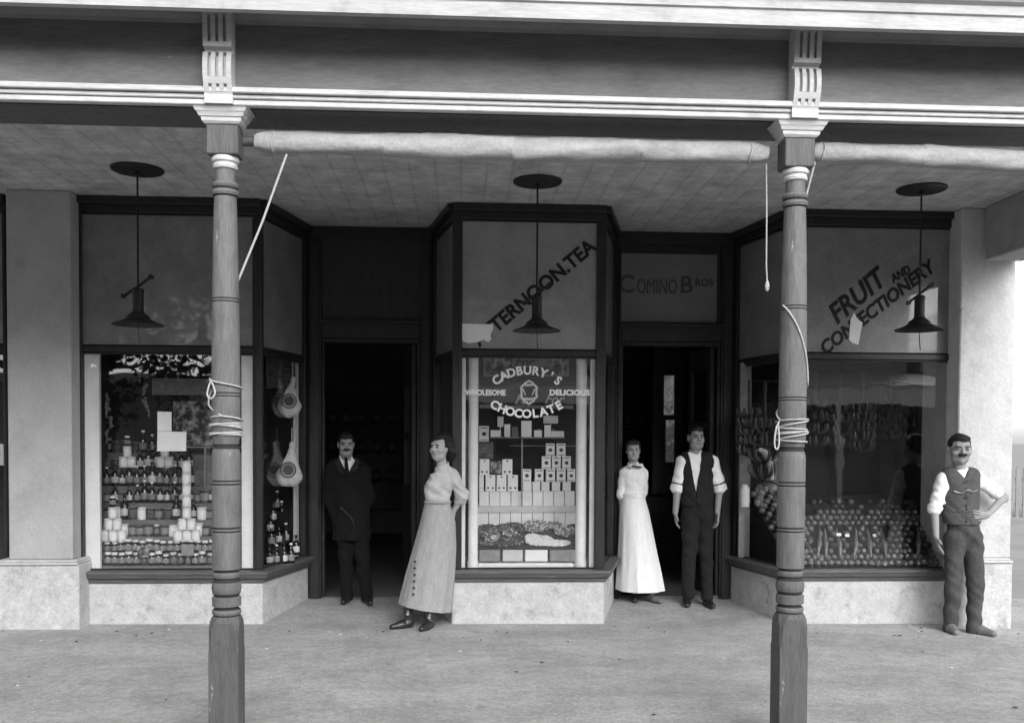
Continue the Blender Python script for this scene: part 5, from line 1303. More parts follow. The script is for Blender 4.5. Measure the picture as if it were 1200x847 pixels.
def face_bits(P, Mh, hs, parent, moustache=0, brow=1.0, beard=False):
    org = wloc(parent)
    for q in (-1, 1):
        b = MB(); b.ell(P(q * .031, -.0895, .003), (.011 * hs, .006 * hs, .0055 * hs), 10, 6); b.build('eye', 'eye', parent, smooth=True)
        b = MB(); b.tube([P(q * .013, -.0935, .019), P(q * .03, -.096, .026), P(q * .048, -.085, .020)], lambda t: (.0045 * brow) * hs, 6); b.build('eyebrow', 'hair', parent, smooth=True)
    b = MB(); b.tube([P(-.022, -.087, -.056), P(-.01, -.0935, -.0555), P(.01, -.0935, -.0555), P(.022, -.087, -.056)], lambda t: .0042 * hs, 6); b.build('mouth', 'lip', parent, smooth=True)
    if moustache:
        b = MB(); w = moustache
        b.tube([P(-.038 * w, -.082, -.047), P(-.02, -.098, -.041), P(0, -.104, -.037), P(.02, -.098, -.041), P(.038 * w, -.082, -.047)], lambda t: (.004 + .008 * math.sin(math.pi * t) ** .5) * hs, 8); b.build('moustache', 'hair', parent, smooth=True)
def hair_sdf(C, Mh, hs, parent, style='short', h=.005, hw=1.0):
    def P(x, y, z): return C + Mh @ (Vector((x * hw, y, z)) * hs)
    s = SDF(C - Vector((.2, .2, .2)), C + Vector((.2, .2, .22)), h)
    def E(c, r, k=.01, op='add'): s.ell(P(*c), [r[0] * hs * hw, r[1] * hs, r[2] * hs], k=k, rot=Mh, op=op)
    if style == 'short':
        E((0, .016, .026), (.077, .097, .098)); E((.012, -.035, .088), (.05, .042, .02), .02)
        s.folds(.0022, 80, 30, 160, 1.0)
        s.wedge([(P(0, -.045, 0), Mh @ Vector((0, 1, 0))), (P(0, 0, .066), Mh @ Vector((0, -.15, 1)))])
        s.wedge([(P(0, -.002, 0), Mh @ Vector((0, 1, 0))), (P(0, 0, .012), Mh @ Vector((0, -.1, 1)))])
        s.half(P(0, 0, -.045), Mh @ Vector((0, -.55, -1)))
    elif style == 'bun':
        E((0, .02, .030), (.088, .105, .102)); E((0, -.04, .092), (.07, .05, .035), .02); E((0, .105, .01), (.055, .045, .05), .02)
        s.folds(.003, 60, 50, 90, 2.0)
        s.wedge([(P(0, -.02, 0), Mh @ Vector((0, 1, 0))), (P(0, 0, .076), Mh @ Vector((0, -.1, 1)))])
        s.half(P(0, 0, -.05), Mh @ Vector((0, -.5, -1)))
    else:   # full, curling low over the ears
        E((0, .03, .025), (.088, .105, .10)); E((.02, -.03, .085), (.07, .055, .038), .02); E((.02, .11, -.035), (.075, .065, .07), .03); E((.085, .03, -.02), (.03, .05, .06), .03); E((-.085, .03, -.02), (.03, .05, .055), .03)
        rr = random.Random(4)
        for _ in range(90):
            a = rr.uniform(-.6, 3.74); b_ = rr.uniform(-.9, 1.3); c_ = (.088 * math.cos(a) * math.cos(b_), .03 + .105 * math.sin(a) * math.cos(b_), .02 + .10 * math.sin(b_))
            E((c_[0] * 1.04, c_[1] * 1.04, c_[2] * 1.03), (.02, .02, .017), .004)
        s.folds(.003, 90, 70, 100, 2.0, 2.5)
        s.wedge([(P(0, -.025, 0), Mh @ Vector((0, 1, 0))), (P(0, 0, .068), Mh @ Vector((-.25, -.1, 1)) * 1)])
        s.wedge([(P(0, .0, 0), Mh @ Vector((0, 1, 0))), (P(0, 0, .0), Mh @ Vector((0, 0, 1)))]); s.half(P(0, .05, -.068), Mh @ Vector((0, -.8, -1)))
    return s.build('hair', 'hair', parent)
def hand(s, W_, d, side, n, curl=.5, hs=1.0, thumb=1):
    """palm from wrist W_ along d; side: towards the thumb; n: palm-inward normal"""
    d = Vector(d).normalized(); side = Vector(side); side = (side - d * side.dot(d)).normalized(); n = Vector(n); n = (n - d * n.dot(d) - side * n.dot(side)).normalized()
    for q in (-.024, -.008, .008, .024):
        s.cap(W_ + d * .005 + side * q * .7 * hs, W_ + d * .080 * hs + side * q * hs, .014 * hs, .0105 * hs, k=.012)
    L_ = [.062, .074, .078, .070]
    for i, q in enumerate((-.030, -.0105, .0105, .030)):
        a = W_ + d * .083 * hs + side * q * hs; d1 = (d + n * curl * .55 + side * (q * 2.2)).normalized(); m_ = a + d1 * L_[i] * .55 * hs
        d2 = (d + n * curl * 1.5 + side * (q * 1.2)).normalized(); e = m_ + d2 * L_[i] * .5 * hs
        s.cap(a, m_, .0092 * hs, .0082 * hs, k=.004); s.cap(m_, e, .0082 * hs, .007 * hs, k=.004)
    a = W_ + d * .02 * hs + side * .022 * hs; m_ = a + (d * .7 + side * .6 + n * .25).normalized() * .045 * hs; e = m_ + (d + side * .15 + n * .3).normalized() * .034 * hs
    s.cap(a, m_, .013 * hs, .0105 * hs, k=.012); s.cap(m_, e, .0105 * hs, .0085 * hs, k=.005)
def shoe(parent, heel, toe, mt_='leather', w=.036, tall=.115):
    heel = Vector(heel); toe = Vector(toe); s = SDF((min(heel.x, toe.x) - .1, min(heel.y, toe.y) - .1, min(heel.z, toe.z) - .06), (max(heel.x, toe.x) + .1, max(heel.y, toe.y) + .1, heel.z + tall + .07), .006)
    d = (toe - heel); up = Vector((0, 0, 1))
    s.cap(heel + up * .035, heel + d * .45 + up * .032, w * .9, w, k=.02); s.cap(heel + d * .45 + up * .03, toe + up * .022, w * 1.08, w * .72, k=.02)
    s.cap(heel + up * .05 + d * .02, heel + up * (tall + .0) + d * .02, w, w * 1.05, k=.03)
    s.half(Vector((0, 0, min(heel.z, toe.z) + .004)), (0, 0, -1))
    s.half(heel + up * tall, (0, 0, 1))
    o = s.build('shoe', mt_, parent)
    b = MB(); n_ = 20; c = heel.lerp(toe, .5); dd = d.normalized(); sd2 = Vector((-dd.y, dd.x, 0)); vs = []
    for z in (0, .012):
        for k in range(n_):
            a = 2 * math.pi * k / n_; p = c + dd * (d.length * .5 + w * .85) * math.cos(a) * (1 if True else 1) + sd2 * (w * 1.02) * math.copysign(abs(math.sin(a)) ** .7, math.sin(a)) * (1 - .1 * math.cos(a)); vs.append((p.x, p.y, min(heel.z, toe.z) + z))
    b.add(vs, [tuple(range(n_)), tuple(range(n_, 2 * n_))] + [(k, (k + 1) % n_, n_ + (k + 1) % n_, n_ + k) for k in range(n_)]); q = b.build('sole', 'leather', parent); q.parent = o; q.location = (0, 0, 0)
    return o

def trunk(s, J, off=0.0, f=1.0, k=.04, wf=1.0):
    """chest, belly and pelvis round the joints J"""
    s.cap(J['waist'], J['chest'], .132 * f * wf + off, .158 * f + off, k=k, ky=.66)
    s.cap(J['pelvis'], J['waist'], .145 * f * wf + off, .130 * f * wf + off, k=k, ky=.68)
    s.cap(J['shL'].lerp(J['shR'], .18), J['shL'].lerp(J['shR'], .82), .058 * f + off, .058 * f + off, k=.05)
    for q in 'LR': s.cap(J['neck'] + Vector((0, .01, -.035)), J['neck'].lerp(J['sh' + q], .72) + Vector((0, 0, .012)), .044 * f + off, .040 * f + off, k=.03)
def bounds(J, m_=.28):
    P = list(J.values()); return [min(p[i] for p in P) - m_ for i in range(3)], [max(p[i] for p in P) + m_ for i in range(3)]
def arm_caps(s, J, side, off=0, f=1.0, to=1.0, k=.03):
    s.cap(J['sh' + side], J['el' + side], (.050 * f + off), (.040 * f + off), k=k); s.cap(J['el' + side], J['el' + side].lerp(J['wr' + side], to), .040 * f + off, (.040 + (.027 - .040) * to) * f + off, k=k)
def body_sdf(J, C, Mh, hs, skirted=False, f=1.0, h=.0055, hw=1.0):
    lo, hi = bounds(J, .2); hi[2] = C.z + .16
    s = SDF(lo, hi, h); trunk(s, J, -.014, f, wf=.84 if skirted else 1)
    s.cap(J['neck'] - Vector((0, 0, .05)), C + Vector((0, .012, -.06)), .056 * f, .052 * f * hs, k=.03)
    P = head_sdf(s, C, Mh, hs, hw)
    for q in 'LR': arm_caps(s, J, q, 0, f)
    for q in 'LR':
        s.cap(J['hip' + q], J['kn' + q], .080 * f, .055 * f, k=.03); s.cap(J['kn' + q], J['an' + q], .050 * f, .026 * f, k=.03)
        s.cap(J['an' + q], J['an' + q] + Vector((0, -.03, -.045)), .024, .018, k=.02)
    return s, P
def trousers(J, parent, mt_, f=1.0, hem=.0, seed=0, top=None, an=.060, kn=.069):
    lo, hi = bounds(J, .2); hi[2] = J['waist'].z + .12; s = SDF(lo, hi, .0065)
    s.cap(J['pelvis'], J['waist'], .150 * f, .136 * f, k=.04, ky=.70)
    for q in 'LR':
        s.cap(J['hip' + q], J['kn' + q], .094 * f, kn * f, k=.025); s.cap(J['kn' + q], J['an' + q] + Vector((0, 0, -.06)), kn * f, an * f, k=.02)
    s.folds(.0045, 24, 10, 22, seed, 2.6)
    s.half(Vector((0, 0, min(J['anL'].z, J['anR'].z) - .065 + hem)), (0, 0, -1)); s.half(top if top is not None else J['waist'] + Vector((0, 0, .04)), (0, 0, 1))
    return s.build('trousers', mt_, parent)
def shirt(J, parent, mt_, f=1.0, sleeve=(1.0, 1.0), seed=0, off=.008, sl_r=(.066, .060, .052), name='shirt', h=.006, bottom=None, fold=.0042, wf=1.0, sk=.022):
    lo, hi = bounds(J, .22); lo[2] = J['pelvis'].z - .1; s = SDF(lo, hi, h); trunk(s, J, off, f, wf=wf)
    s.cap(J['neck'] - Vector((0, 0, .06)), J['neck'] + Vector((0, .008, -.005)), .07 * f, .064 * f, k=.03)
    for q, t in zip('LR', sleeve):
        a, e, w_ = J['sh' + q], J['el' + q], J['wr' + q]
        if t <= 1: s.cap(a, a.lerp(e, t), sl_r[0] * f, sl_r[1] * f, k=sk)
        else: s.cap(a, e, sl_r[0] * f, sl_r[1] * f, k=sk); s.cap(e, e.lerp(w_, t - 1), sl_r[1] * f, sl_r[2] * f, k=sk)
    s.folds(fold, 24, 18, 30, seed, 2.4)
    # sleeves end cleanly
    s.half(J['neck'] + Vector((0, 0, .028)), (0, 0, 1))
    s.half(bottom if bottom is not None else J['pelvis'], (0, 0, -1))
    return s.build(name, mt_, parent)
def vest(J, parent, mt_, vtop, vbot, vw, f=1.0, seed=0, off=.026, bottom=None, name='waistcoat'):
    lo, hi = bounds(J, .2); lo[2] = J['pelvis'].z - .15; s = SDF(lo, hi, .0055)
    s.cap(J['waist'], J['chest'], .132 * f + off, .156 * f + off, k=.04, ky=.68); s.cap(J['pelvis'], J['waist'], .134 * f + off, .128 * f + off, k=.04, ky=.74)
    a, c = J['shL'].lerp(J['shR'], .2), J['shL'].lerp(J['shR'], .8)
    s.cap(a, c, .056 * f + off + .008, .056 * f + off + .008, k=.04)
    for q in 'LR': s.cap(J['neck'] + Vector((0, .01, -.035)), J['neck'].lerp(J['sh' + q], .72) + Vector((0, 0, .012)), .044 * f + off, .040 * f + off, k=.03)
    s.folds(.0035, 34, 14, 26, seed, 2.2)
    # neck opening: a V on the chest side only
    Cx = vbot; wv = Vector((vw, 0, vtop.z - vbot.z)).normalized()
    nl = Vector((-wv.z, 0, wv.x)); nr = Vector((wv.z, 0, wv.x))
    s.wedge([(Cx, Vector((-wv.z, 0, -wv.x)) * 1.0), (Cx, Vector((wv.z, 0, -wv.x)) * 1.0), (J['chest'] + Vector((0, .02, 0)), (0, 1, 0))])
    s.cap(J['neck'] - Vector((0, 0, .03)), J['neck'] + Vector((0, 0, .2)), .060 * f, .072, k=.0, op='sub')
    # arm holes
    for q in 'LR':
        d = (J['sh' + q] - J['chest']); d.y = 0; sg = -1 if q == 'L' else 1
        s.cap(J['sh' + q] + Vector((sg * .074, 0, .03)), J['sh' + q] + Vector((sg * .070, 0, -.11)), .062 * f, .05, k=.0, ky=1.6, op='sub')
    # front opening: a shallow groove
    yy = J['chest'].y - (.156 * f + off) * .68
    s.cap(Vector((vbot.x, yy - .001, vbot.z)), Vector((vbot.x + .004, J['waist'].y - (.132 * f + off) * .68 - .001, bottom.z - .05)), .0045, .0045, k=0, op='sub')
    for q in (-1, 1):
        zp = bottom.z + .10; s.cap(Vector((vbot.x + q * .055, yy + .012, zp + .004)), Vector((vbot.x + q * .125, yy + .045, zp + .012)), .005, .005, k=0, op='sub')
    s.half(bottom, (0, 0, -1)); return s.build(name, mt_, parent)
def collar_ring(J, C, parent, mt_, r=.062, h=.035, tilt=.25, name='collar'):
    b = MB(); n = 28; vs = []; c = J['neck']
    for (rr, z) in ((r, -.012), (r * .97, h), (r * .91, h), (r * .93, -.012)):
        for k in range(n):
            a = 2 * math.pi * k / n; vs.append((c.x + rr * math.cos(a), c.y + rr * .95 * math.sin(a), c.z + z + .012 + .012 * math.sin(a)))
    fs = [(i * n + k, i * n + (k + 1) % n, ((i + 1) % 4) * n + (k + 1) % n, ((i + 1) % 4) * n + k) for i in range(4) for k in range(n)]
    b.add(vs, fs); return b.build(name, mt_, parent, smooth=True)
def cuff(a, d, r, ln_, parent, mt_='shirt', name='rolled_cuff'):
    d = Vector(d).normalized(); p = [a - d * ln_ * .5, a - d * ln_ * .45, a + d * ln_ * .4, a + d * ln_ * .5]; rr = [r * .86, r, r * 1.03, r * .9]
    b = MB(); b.tube(p, lambda t: rr[min(3, int(round(t * 3)))], 18); return b.build(name, mt_, parent, smooth=True)
def loft(rings, mt_, name, parent, n=72, folds=(9, .02), seed=0):
    """rings: (centre, rx, ry, fold strength, slope): closed cloth tube with pleats"""
    b = MB(); vs = []
    for j, (c, rx, ry, fs_, sl_) in enumerate(rings):
        for k in range(n):
            a = 2 * math.pi * k / n; q = 1 + fs_ * folds[1] * (1.3 * (1 - 2 * abs(math.sin(folds[0] * .5 * a + seed)) ** .6) + .6 * math.sin((folds[0] * 1.6) // 1 * a + 1.3 * seed + j * .15) + .4 * math.sin(3 * a + seed))
            x = rx * math.cos(a) * q; y = ry * math.sin(a) * q; vs.append((c.x + x, c.y + y, c.z + sl_ * x))
    m_ = len(rings); fs = [(j * n + k, j * n + (k + 1) % n, (j + 1) * n + (k + 1) % n, (j + 1) * n + k) for j in range(m_ - 1) for k in range(n)]
    fs += [tuple(range(n)), tuple(range((m_ - 1) * n, m_ * n))]
    b.add(vs, fs); return b.build(name, mt_, parent, smooth=True)
def lerp_rings(keys, sub=8):
    out = []
    for (a, b_) in zip(keys[:-1], keys[1:]):
        for k in range(sub):
            t = k / sub; out.append((a[0].lerp(b_[0], t),) + tuple(a[i] + (b_[i] - a[i]) * t for i in range(1, 5)))
    out.append(keys[-1]); return out
def gnd(p, Y): return gz(p) + (0 if Y <= 8.4 else .055 * (Y - 8.4))

def build_man_right():
    Y = 8.03; A = lambda u, v, dy=0: at(u, v, Y + dy)
    J = dict(neck=A(1125, 551, .03), chest=A(1125, 575, .03), waist=A(1126, 603, .02), pelvis=A(1129, 622, .02), shL=A(1106, 560, .02), shR=A(1145, 560, .03),
             elL=A(1095, 597, .02), wrL=A(1097, 629, -.07), elR=A(1176, 583, .05), wrR=A(1157, 603, -.06),
             hipL=A(1118, 632, .02), hipR=A(1140, 632, .03), knL=A(1117, 682, .0), knR=A(1143, 683, -.02), anL=A(1113.5, 729, .03), anR=A(1141, 733, -.04))
    g = gnd(J['anL'].x, Y); root = empty('person', (A(1127, 740).x, Y, g))
    C = A(1124.5, 525.5, .0); Mh = Rz(-.22) @ Matrix.Rotation(.08, 3, 'X'); hs = 1.1
    s, P = body_sdf(J, C, Mh, hs, f=.94, hw=1.13)
    dw = (J['wrL'] - J['elL']).normalized(); hand(s, J['wrL'], dw + Vector((.12, -.1, 0)), (-.35, -1, 0), (1, -.1, 0), .35, 1.0)
    hand(s, J['wrR'], Vector((-1, -.25, .02)), (0, .15, -1), (0, 1, 0), .3, 1.0)
    s.build('body', 'skin', root); face_bits(P, Mh, hs, root, moustache=.75, brow=.85); hair_sdf(C, Mh, hs, root, hw=1.12)
    trousers(J, root, 'trousers_mid', f=.94, seed=1, an=.064, kn=.074); shirt(J, root, 'shirt', f=.94, sleeve=(.98, .74), seed=2, bottom=J['waist'])
    v = vest(J, root, 'vest_mid', A(1125, 549), A(1126, 560, 0), .062, f=.94, seed=1, bottom=A(1127, 614)); collar_ring(J, C, root, 'shirt', r=.066, h=.012)
    cuff(J['elL'].lerp(J['shL'], .08), J['shL'] - J['elL'], .064, .035, root); cuff(J['elR'].lerp(J['shR'], .30), J['shR'] - J['elR'], .066, .035, root)
    b = MB()
    for k in range(6): p = A(1126 - .1 * k, 563 + 9.3 * k, 0); b.lathe([(.009, 0), (.009, .006)], (p.x, (J['chest'].y - (.128 + (.0 if k > 1 else .004))), p.z), 10, axis='y')
    b.build('button', 'leather', root)
    b = MB(); y0 = J['chest'].y - .134
    b.tube(smooth_pts([Vector((A(1112, 575).x, y0 + .022, A(1112, 574.5).z)), Vector((A(1119, 577).x, y0, A(1119, 576.5).z)), Vector((A(1126, 573).x, y0 - .006, A(1126, 573).z)), Vector((A(1133, 576).x, y0 - .002, A(1133, 575).z)), Vector((A(1139, 574).x, y0 + .02, A(1139, 573).z))], 5), .0035, 6); b.build('watch_chain', 'silver', root, smooth=True)
    hl = J['anL']; hr = J['anR']
    shoe(root, (hl.x, hl.y + .03, g + .0), (hl.x - .035, hl.y - .16, g), 'leather_mid', .042); shoe(root, (hr.x, hr.y + .03, g), (hr.x + .085, hr.y - .16, g), 'leather_mid', .042)
    tag(root, 'man with moustache, waistcoat and one hand on his hip by the white pier', 'person')
def build_man_door():
    Y = 9.12; A = lambda u, v, dy=0: at(u, v, Y + dy)
    J = dict(neck=A(815, 532, .03), chest=A(816, 555, .03), waist=A(816, 578, .02), pelvis=A(817, 594, .02), shL=A(800, 541, .02), shR=A(834, 541, .02),
             elL=A(794, 571, .03), wrL=A(791.5, 600, -.04), elR=A(843, 571, .03), wrR=A(840.5, 600, -.05),
             hipL=A(809, 602, .02), hipR=A(826, 602, .02), knL=A(808, 648, .0), knR=A(827, 648, -.01), anL=A(806, 690, .02), anR=A(829, 694, -.02))
    g = gnd(J['anL'].x, Y); root = empty('person', (A(816, 700).x, Y, g)); C = A(815.5, 512.5, 0); Mh = Rz(.1); hs = 1.0
    s, P = body_sdf(J, C, Mh, hs)
    hand(s, J['wrL'], Vector((.02, -.12, -1)), (-.2, -1, 0), (1, 0, 0), .5); hand(s, J['wrR'], Vector((-.05, -.12, -1)), (.2, -1, 0), (-1, 0, 0), .5)
    s.build('body', 'skin', root); face_bits(P, Mh, hs, root); hair_sdf(C, Mh, hs, root)
    trousers(J, root, 'trousers_dark', seed=4); shirt(J, root, 'shirt', sleeve=(1, 1), seed=5, bottom=J['waist'], sl_r=(.068, .066, .05))
    vest(J, root, 'vest_dark', A(815, 527), A(813, 576, 0), .072, seed=3, bottom=A(816, 592)); collar_ring(J, C, root, 'shirt', r=.064, h=.028)
    for q in 'LR':
        cuff(J['el' + q] + Vector((0, 0, -.005)), J['sh' + q] - J['el' + q], .072, .062, root)
        cuff(J['el' + q].lerp(J['sh' + q], .16), J['sh' + q] - J['el' + q], .072, .014, root, 'leather', 'arm_band')
    b = MB(); p = A(813.5, 567, 0); b.lathe([(.009, 0), (.009, .004)], (p.x, J['chest'].y - .128, p.z), 10, axis='y'); b.build('watch_fob', 'silver', root)
    hl = J['anL']; hr = J['anR']
    shoe(root, (hl.x, hl.y + .03, g), (hl.x - .04, hl.y - .15, g)); shoe(root, (hr.x, hr.y + .03, g), (hr.x + .01, hr.y - .17, g))
    tag(root, 'man in black waistcoat over white shirt with rolled cuffs in the right doorway', 'person')
def build_man_suit():
    Y = 9.25; A = lambda u, v, dy=0: at(u, v, Y + dy)
    J = dict(neck=A(405, 538, .03), chest=A(406, 562, .03), waist=A(409, 587, .02), pelvis=A(412, 604, .02), shL=A(389, 550, .02), shR=A(424, 551, .04),
             elL=A(384, 581, .05), wrL=A(393, 604, .01), elR=A(432, 582, .06), wrR=A(422, 604, .02),
             hipL=A(404, 611, .02), hipR=A(421, 611, .03), knL=A(405, 654, .0), knR=A(425, 655, -.02), anL=A(407, 692, .02), anR=A(430, 695, -.03))
    g = gnd(J['anL'].x, Y); root = empty('person', (A(412, 700).x, Y, g)); C = A(405.5, 520.5, -.01); Mh = Rz(.2) @ Matrix.Rotation(.1, 3, 'X'); hs = .98
    s, P = body_sdf(J, C, Mh, hs); hand(s, J['wrL'], Vector((.25, .1, -1)), (-.2, -1, 0), (1, 0, 0), .4, .9); hand(s, J['wrR'], Vector((-.25, .1, -1)), (.2, -1, 0), (-1, 0, 0), .4, .9)
    s.build('body', 'skin', root); face_bits(P, Mh, hs, root, moustache=.85, brow=1.0); hair_sdf(C, Mh, hs, root)
    trousers(J, root, 'suit', seed=7); shirt(J, root, 'shirt', sleeve=(.5, .5), seed=5, bottom=J['chest']); collar_ring(J, C, root, 'shirt', r=.064, h=.034)
    lo, hi = bounds(J, .2); lo[2] = J['hipL'].z - .3; s = SDF(lo, hi, .006); off = .024
    trunk(s, J, off, 1.0); s.cap(J['pelvis'], J['pelvis'] + Vector((0, 0, -.2)), .17, .185, k=.04, ky=.75)
    for q in 'LR': s.cap(J['sh' + q], J['el' + q], .072, .062, k=.03); s.cap(J['el' + q], J['wr' + q], .062, .050, k=.03)
    s.folds(.003, 24, 16, 26, 3, 2.2); Cx = A(408, 556, 0); w = Vector((.095, 0, .19)).normalized()
    s.wedge([(Cx, (-w.z, 0, -w.x)), (Cx, (w.z, 0, -w.x)), (J['chest'] + Vector((0, .02, 0)), (0, 1, 0))]); s.cap(J['neck'], J['neck'] + Vector((0, 0, .2)), .07, .08, k=0, op='sub')
    s.half(Vector((0, 0, A(400, 632).z)), (0, 0, -1)); s.build('jacket', 'suit', root)
    for q in (-1, 1):
        b = MB(); yy = J['chest'].y - .158 * .66 - off
        pts = [(Cx.x + q * .012, Cx.z - .02), (Cx.x + q * .085, Cx.z + .17), (Cx.x + q * .125, Cx.z + .12), (Cx.x + q * .10, Cx.z + .09), (Cx.x + q * .115, Cx.z + .075)]
        b.prism(pts, lambda t: (t[0], yy - .012 + (t[1] - Cx.z) * .32, t[1]), lambda t: (t[0], yy + .02 + (t[1] - Cx.z) * .32, t[1])); b.build('lapel', 'vest_dark', root)
    b = MB(); t0 = A(406, 535.5, 0); t1 = A(408, 556, 0); y0 = J['chest'].y - .155
    b.prism([(t0.x - .012, t0.z), (t0.x + .012, t0.z), (t1.x + .024, t1.z + .02), (t1.x, t1.z - .01), (t1.x - .02, t1.z + .02)], lambda q: (q[0], y0 + (q[1] - t1.z) * .42 - .004, q[1]), lambda q: (q[0], y0 + .01 + (q[1] - t1.z) * .42, q[1])); b.build('necktie', 'suit', root)
    b = MB(); y0 = J['waist'].y - .15; b.tube(smooth_pts([Vector((A(402, 594).x, y0, A(402, 594).z)), Vector((A(408, 599).x, y0, A(408, 600).z)), Vector((A(414, 605).x, y0 - .005, A(414, 606).z)), Vector((A(417, 615).x, y0, A(417, 616).z)), Vector((A(413, 628).x, y0 + .01, A(413, 628).z))], 5), .003, 6); b.ell(Vector((A(402, 594).x, y0, A(402, 594).z)), (.009, .006, .009), 8, 6); b.build('watch_chain', 'dull_silver', root, smooth=True)
    hl = J['anL']; hr = J['anR']; shoe(root, (hl.x, hl.y + .03, g), (hl.x - .02, hl.y - .16, g)); shoe(root, (hr.x, hr.y + .03, g), (hr.x + .05, hr.y - .16, g))
    tag(root, 'man with moustache in dark suit, white collar and tie in the left doorway', 'person')
def build_woman_white():
    Y = 9.28; A = lambda u, v, dy=0: at(u, v, Y + dy)
    J = dict(neck=A(742, 543, .02), chest=A(742.5, 561, .02), waist=A(742.5, 581, .02), pelvis=A(744, 596, .03), shL=A(731.5, 555, .02), shR=A(753.5, 555, .02),
             elL=A(728, 580, .03), wrL=A(729, 603, .10), elR=A(753.5, 577, .07), wrR=A(746, 592, .17),
             hipL=A(738, 603, .03), hipR=A(750, 603, .03), knL=A(741, 648, .03), knR=A(756, 648, .03), anL=A(743, 688, .03), anR=A(764, 690, .0))
    g = gnd(J['anL'].x, Y); root = empty('person', (A(748, 697).x, Y, g)); C = A(742, 527.5, -.01); Mh = Rz(-.05) @ Matrix.Rotation(.05, 3, 'X'); hs = .84
    s, P = body_sdf(J, C, Mh, hs, True, f=.82); hand(s, J['wrL'], Vector((.5, .3, -1)), (1, 0, 0), (0, 1, 0), .6, .85); hand(s, J['wrR'], Vector((-.8, .1, -.5)), (0, 0, 1), (0, 1, 0), .6, .85)
    s.build('body', 'skin_light', root); face_bits(P, Mh, hs, root, brow=.8); hair_sdf(C, Mh, hs, root, 'bun')
    s_ = shirt(J, root, 'dress', f=.82, sleeve=(1.05, 1.8), seed=8, sl_r=(.066, .056, .048), name='bodice', bottom=J['waist'] + Vector((0, 0, -.05)), off=.004, fold=.003, wf=.86, sk=.008)
    K = lambda ul, ur, v, ry, fs_, sl_: (Vector(((A(ul, v).x + A(ur, v).x) / 2, Y + .02, A((ul + ur) / 2, v).z)), (A(ur, v).x - A(ul, v).x) / 2, ry, fs_, sl_)
    loft(lerp_rings([K(729, 756, 578, .105, 0, 0), K(729, 756.3, 584, .107, .05, 0), K(726.5, 761, 600, .14, .25, 0), K(725, 768, 636, .185, .7, 0), K(723.5, 774, 665, .21, .9, 0), K(722.5, 779, 690.5, .24, 1, 0)]), 'dress', 'skirt', root, folds=(9, .024), seed=2)
    b = MB(); c = J['waist'] + Vector((0, 0, .005)); b.lathe([(.108, -.022), (.114, -.018), (.114, .018), (.108, .022)], (0, 0, 0), 32)
    o = b.build('waistband', 'dress', root); 
    for v_ in o.data.vertices: v_.co.x += c.x; v_.co.z += c.z; v_.co.y = c.y + (v_.co.y + wloc(root).y) * .93 - wloc(root).y if False else v_.co.y + c.y
    b = MB(); p = A(744, 546, 0); y0 = J['chest'].y - .115
    b.ell((p.x, y0 - .008, p.z), (.010, .008, .010), 8, 6); b.ell((p.x - .028, y0, p.z + .003), (.026, .008, .010), 10, 6); b.ell((p.x + .028, y0, p.z - .006), (.026, .008, .011), 10, 6); b.build('bow', 'leather', root, smooth=True)
    b = MB(); 
    for q in (-1, 1): b.prism([(p.x, p.z + .008), (p.x + q * .06, p.z + .03), (p.x + q * .075, p.z + .002), (p.x + q * .05, p.z - .02), (p.x + q * .012, p.z - .005)], lambda t: (t[0], y0 + .002 + abs(t[0] - p.x) * .3, t[1]), lambda t: (t[0], y0 + .03 + abs(t[0] - p.x) * .3, t[1]))
    b.build('collar', 'dress', root)
    hl = J['anL']; hr = J['anR']; shoe(root, (hl.x, hl.y, g), (hl.x - .01, hl.y - .12, g), 'leather', .033, .2); shoe(root, (hr.x - .01, hr.y + .0, g), (hr.x + .06, hr.y - .13, g), 'leather_mid', .033, .2)
    for q in 'LR':
        b = MB(); a_ = J['an' + q]; b.tube([a_.lerp(J['kn' + q], .5), a_ + Vector((0, -.0, -.01)), a_ + Vector((0, -.02, -.05))], lambda t: .050 - .010 * t, 14); b.build('stocking', 'leather', root, smooth=True)
    tag(root, 'woman in long white dress with small dark bow standing in the right doorway', 'person')
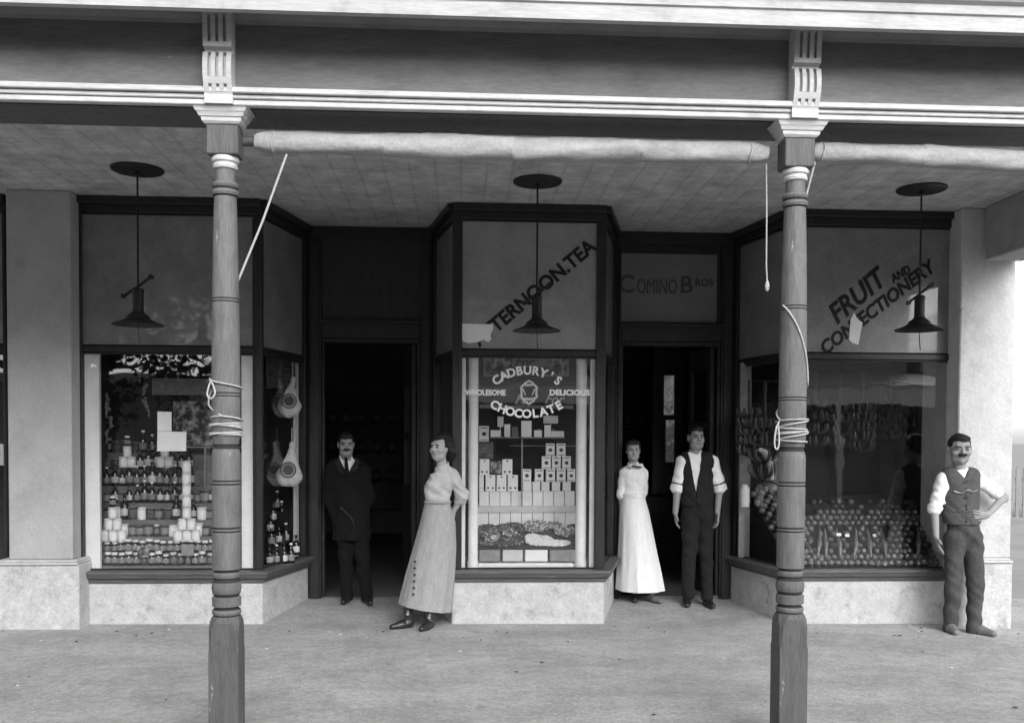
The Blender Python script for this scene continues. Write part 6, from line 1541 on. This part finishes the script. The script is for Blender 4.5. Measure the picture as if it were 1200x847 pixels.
def build_woman_lean():
    Y = 8.28; A = lambda u, v, dy=0: at(u, v, Y + dy)
    J = dict(neck=A(519, 546, .03), chest=A(516, 568, .02), waist=A(513, 590, .02), pelvis=A(512, 608, .02), shL=A(511, 561, -.05), shR=A(529, 557, .07),
             elL=A(512, 583, .08), wrL=A(522, 598, .20), elR=A(542.5, 580, .06), wrR=A(530.5, 600, .10),
             hipL=A(505, 616, 0), hipR=A(518, 616, .04), knL=A(492, 665, -.06), knR=A(512, 668, -.02), anL=A(478, 712, -.05), anR=A(503, 716, -.08))
    g = gnd(J['anL'].x, Y); root = empty('person', (A(497, 725).x, Y, g)); C = A(516, 524.5, -.0); Mh = Rz(-.62) @ Matrix.Rotation(-.05, 3, 'X'); hs = .98
    s, P = body_sdf(J, C, Mh, hs, True, f=.84); hand(s, J['wrR'], Vector((-.2, .1, -1)), (-1, 0, 0), (0, -1, 0), .5, .88); hand(s, J['wrL'], Vector((.8, .1, -.2)), (0, 0, 1), (0, -1, 0), .5, .88)
    s.build('body', 'skin_light', root); face_bits(P, Mh, hs, root, brow=.8); hair_sdf(C, Mh, hs, root, 'full')
    # blouse, full over the bust and bloused at the waist
    lo, hi = bounds(J, .24); lo[2] = J['pelvis'].z - .1; s = SDF(lo, hi, .006)
    s.cap(J['waist'] + Vector((0, 0, .0)), J['chest'], .098, .108, k=.04, ky=.95); s.cap(A(504, 576, -.03), A(509, 568, -.05), .056, .05, k=.05); s.cap(J['shL'].lerp(J['shR'], .15), J['shL'].lerp(J['shR'], .85), .058, .06, k=.05)
    s.cap(A(505, 583, -.03), A(519, 584, .0), .050, .054, k=.04); s.cap(J['neck'] + Vector((0, .01, -.03)), J['shR'], .05, .052, k=.04); s.cap(J['neck'] + Vector((0, -.01, -.05)), A(507, 571, -.05), .045, .05, k=.05); s.cap(J['neck'] + Vector((0, 0, -.05)), J['neck'] + Vector((0, 0, -.005)), .06, .048, k=.03)
    s.cap(J['shR'], J['elR'], .058, .058, k=.02); s.cap(J['elR'], J['elR'].lerp(J['wrR'], .35), .058, .050, k=.015); s.cap(J['shL'], J['elL'], .045, .045, k=.03)
    s.folds(.005, 30, 24, 34, 2, 2.6); s.half(J['neck'] + Vector((0, 0, .02)), (0, 0, 1)); s.half(A(512, 591), (0, 0, -1)); s.build('blouse', 'blouse', root)
    K = lambda ul, ur, v, ry, fs_, sl_, dy=.02: (Vector(((A(ul, v).x + A(ur, v).x) / 2, Y + dy, A((ul + ur) / 2, v).z)), (A(ur, v).x - A(ul, v).x) / 2, ry, fs_, sl_)
    loft(lerp_rings([K(498.5, 527, 586, .105, 0, 0), K(497, 528, 592, .11, .05, 0), K(492, 534, 612, .145, .2, 0), K(484.5, 535, 640, .165, .5, -.04), K(476, 533.5, 672, .18, .8, -.1), K(466.5, 530, 711.5, .20, 1, -.17)]), 'skirt', 'skirt', root, folds=(9, .026), seed=1)
    b = MB(); b.tube([A(498.3, 588, -.02), A(505, 588.5, -.085), A(513, 588.5, -.1), A(521, 588.5, -.085), A(527.6, 588, -.01)], .012, 8); b.build('waistband', 'skirt', root, smooth=True)
    b = MB()
    for k in range(6): p = A(487.2 - .3 * k, 655 + 7.4 * k, 0); b.ell((p.x, Y - .155 - .004 * k, p.z), (.012, .007, .012), 8, 6)
    b.build('button', 'leather', root, smooth=True)
    collar_ring(J, C, root, 'blouse', r=.056, h=.022)
    hl = J['anL']; hr = J['anR']; gl = at(470, 722, 8.2)
    shoe(root, (hl.x + .015, hl.y + .0, g), (hl.x - .13, hl.y - .07, g), 'leather', .037, .2); shoe(root, (hr.x + .01, hr.y + .0, g), (hr.x - .06, hr.y - .14, g), 'leather', .037, .2)
    for q in 'LR':
        b = MB(); a_ = J['an' + q]; b.tube([a_.lerp(J['kn' + q], .5), a_ + Vector((0, -.0, -.01)), a_ + Vector((0, -.02, -.05))], lambda t: .050 - .010 * t, 14); b.build('stocking', 'leather', root, smooth=True)
    tag(root, 'woman with curled hair in pale blouse and long grey skirt leaning by the left doorway', 'person')
build_man_right(); build_man_door(); build_man_suit(); build_woman_white(); build_woman_lean()
bpy.context.view_layer.update()
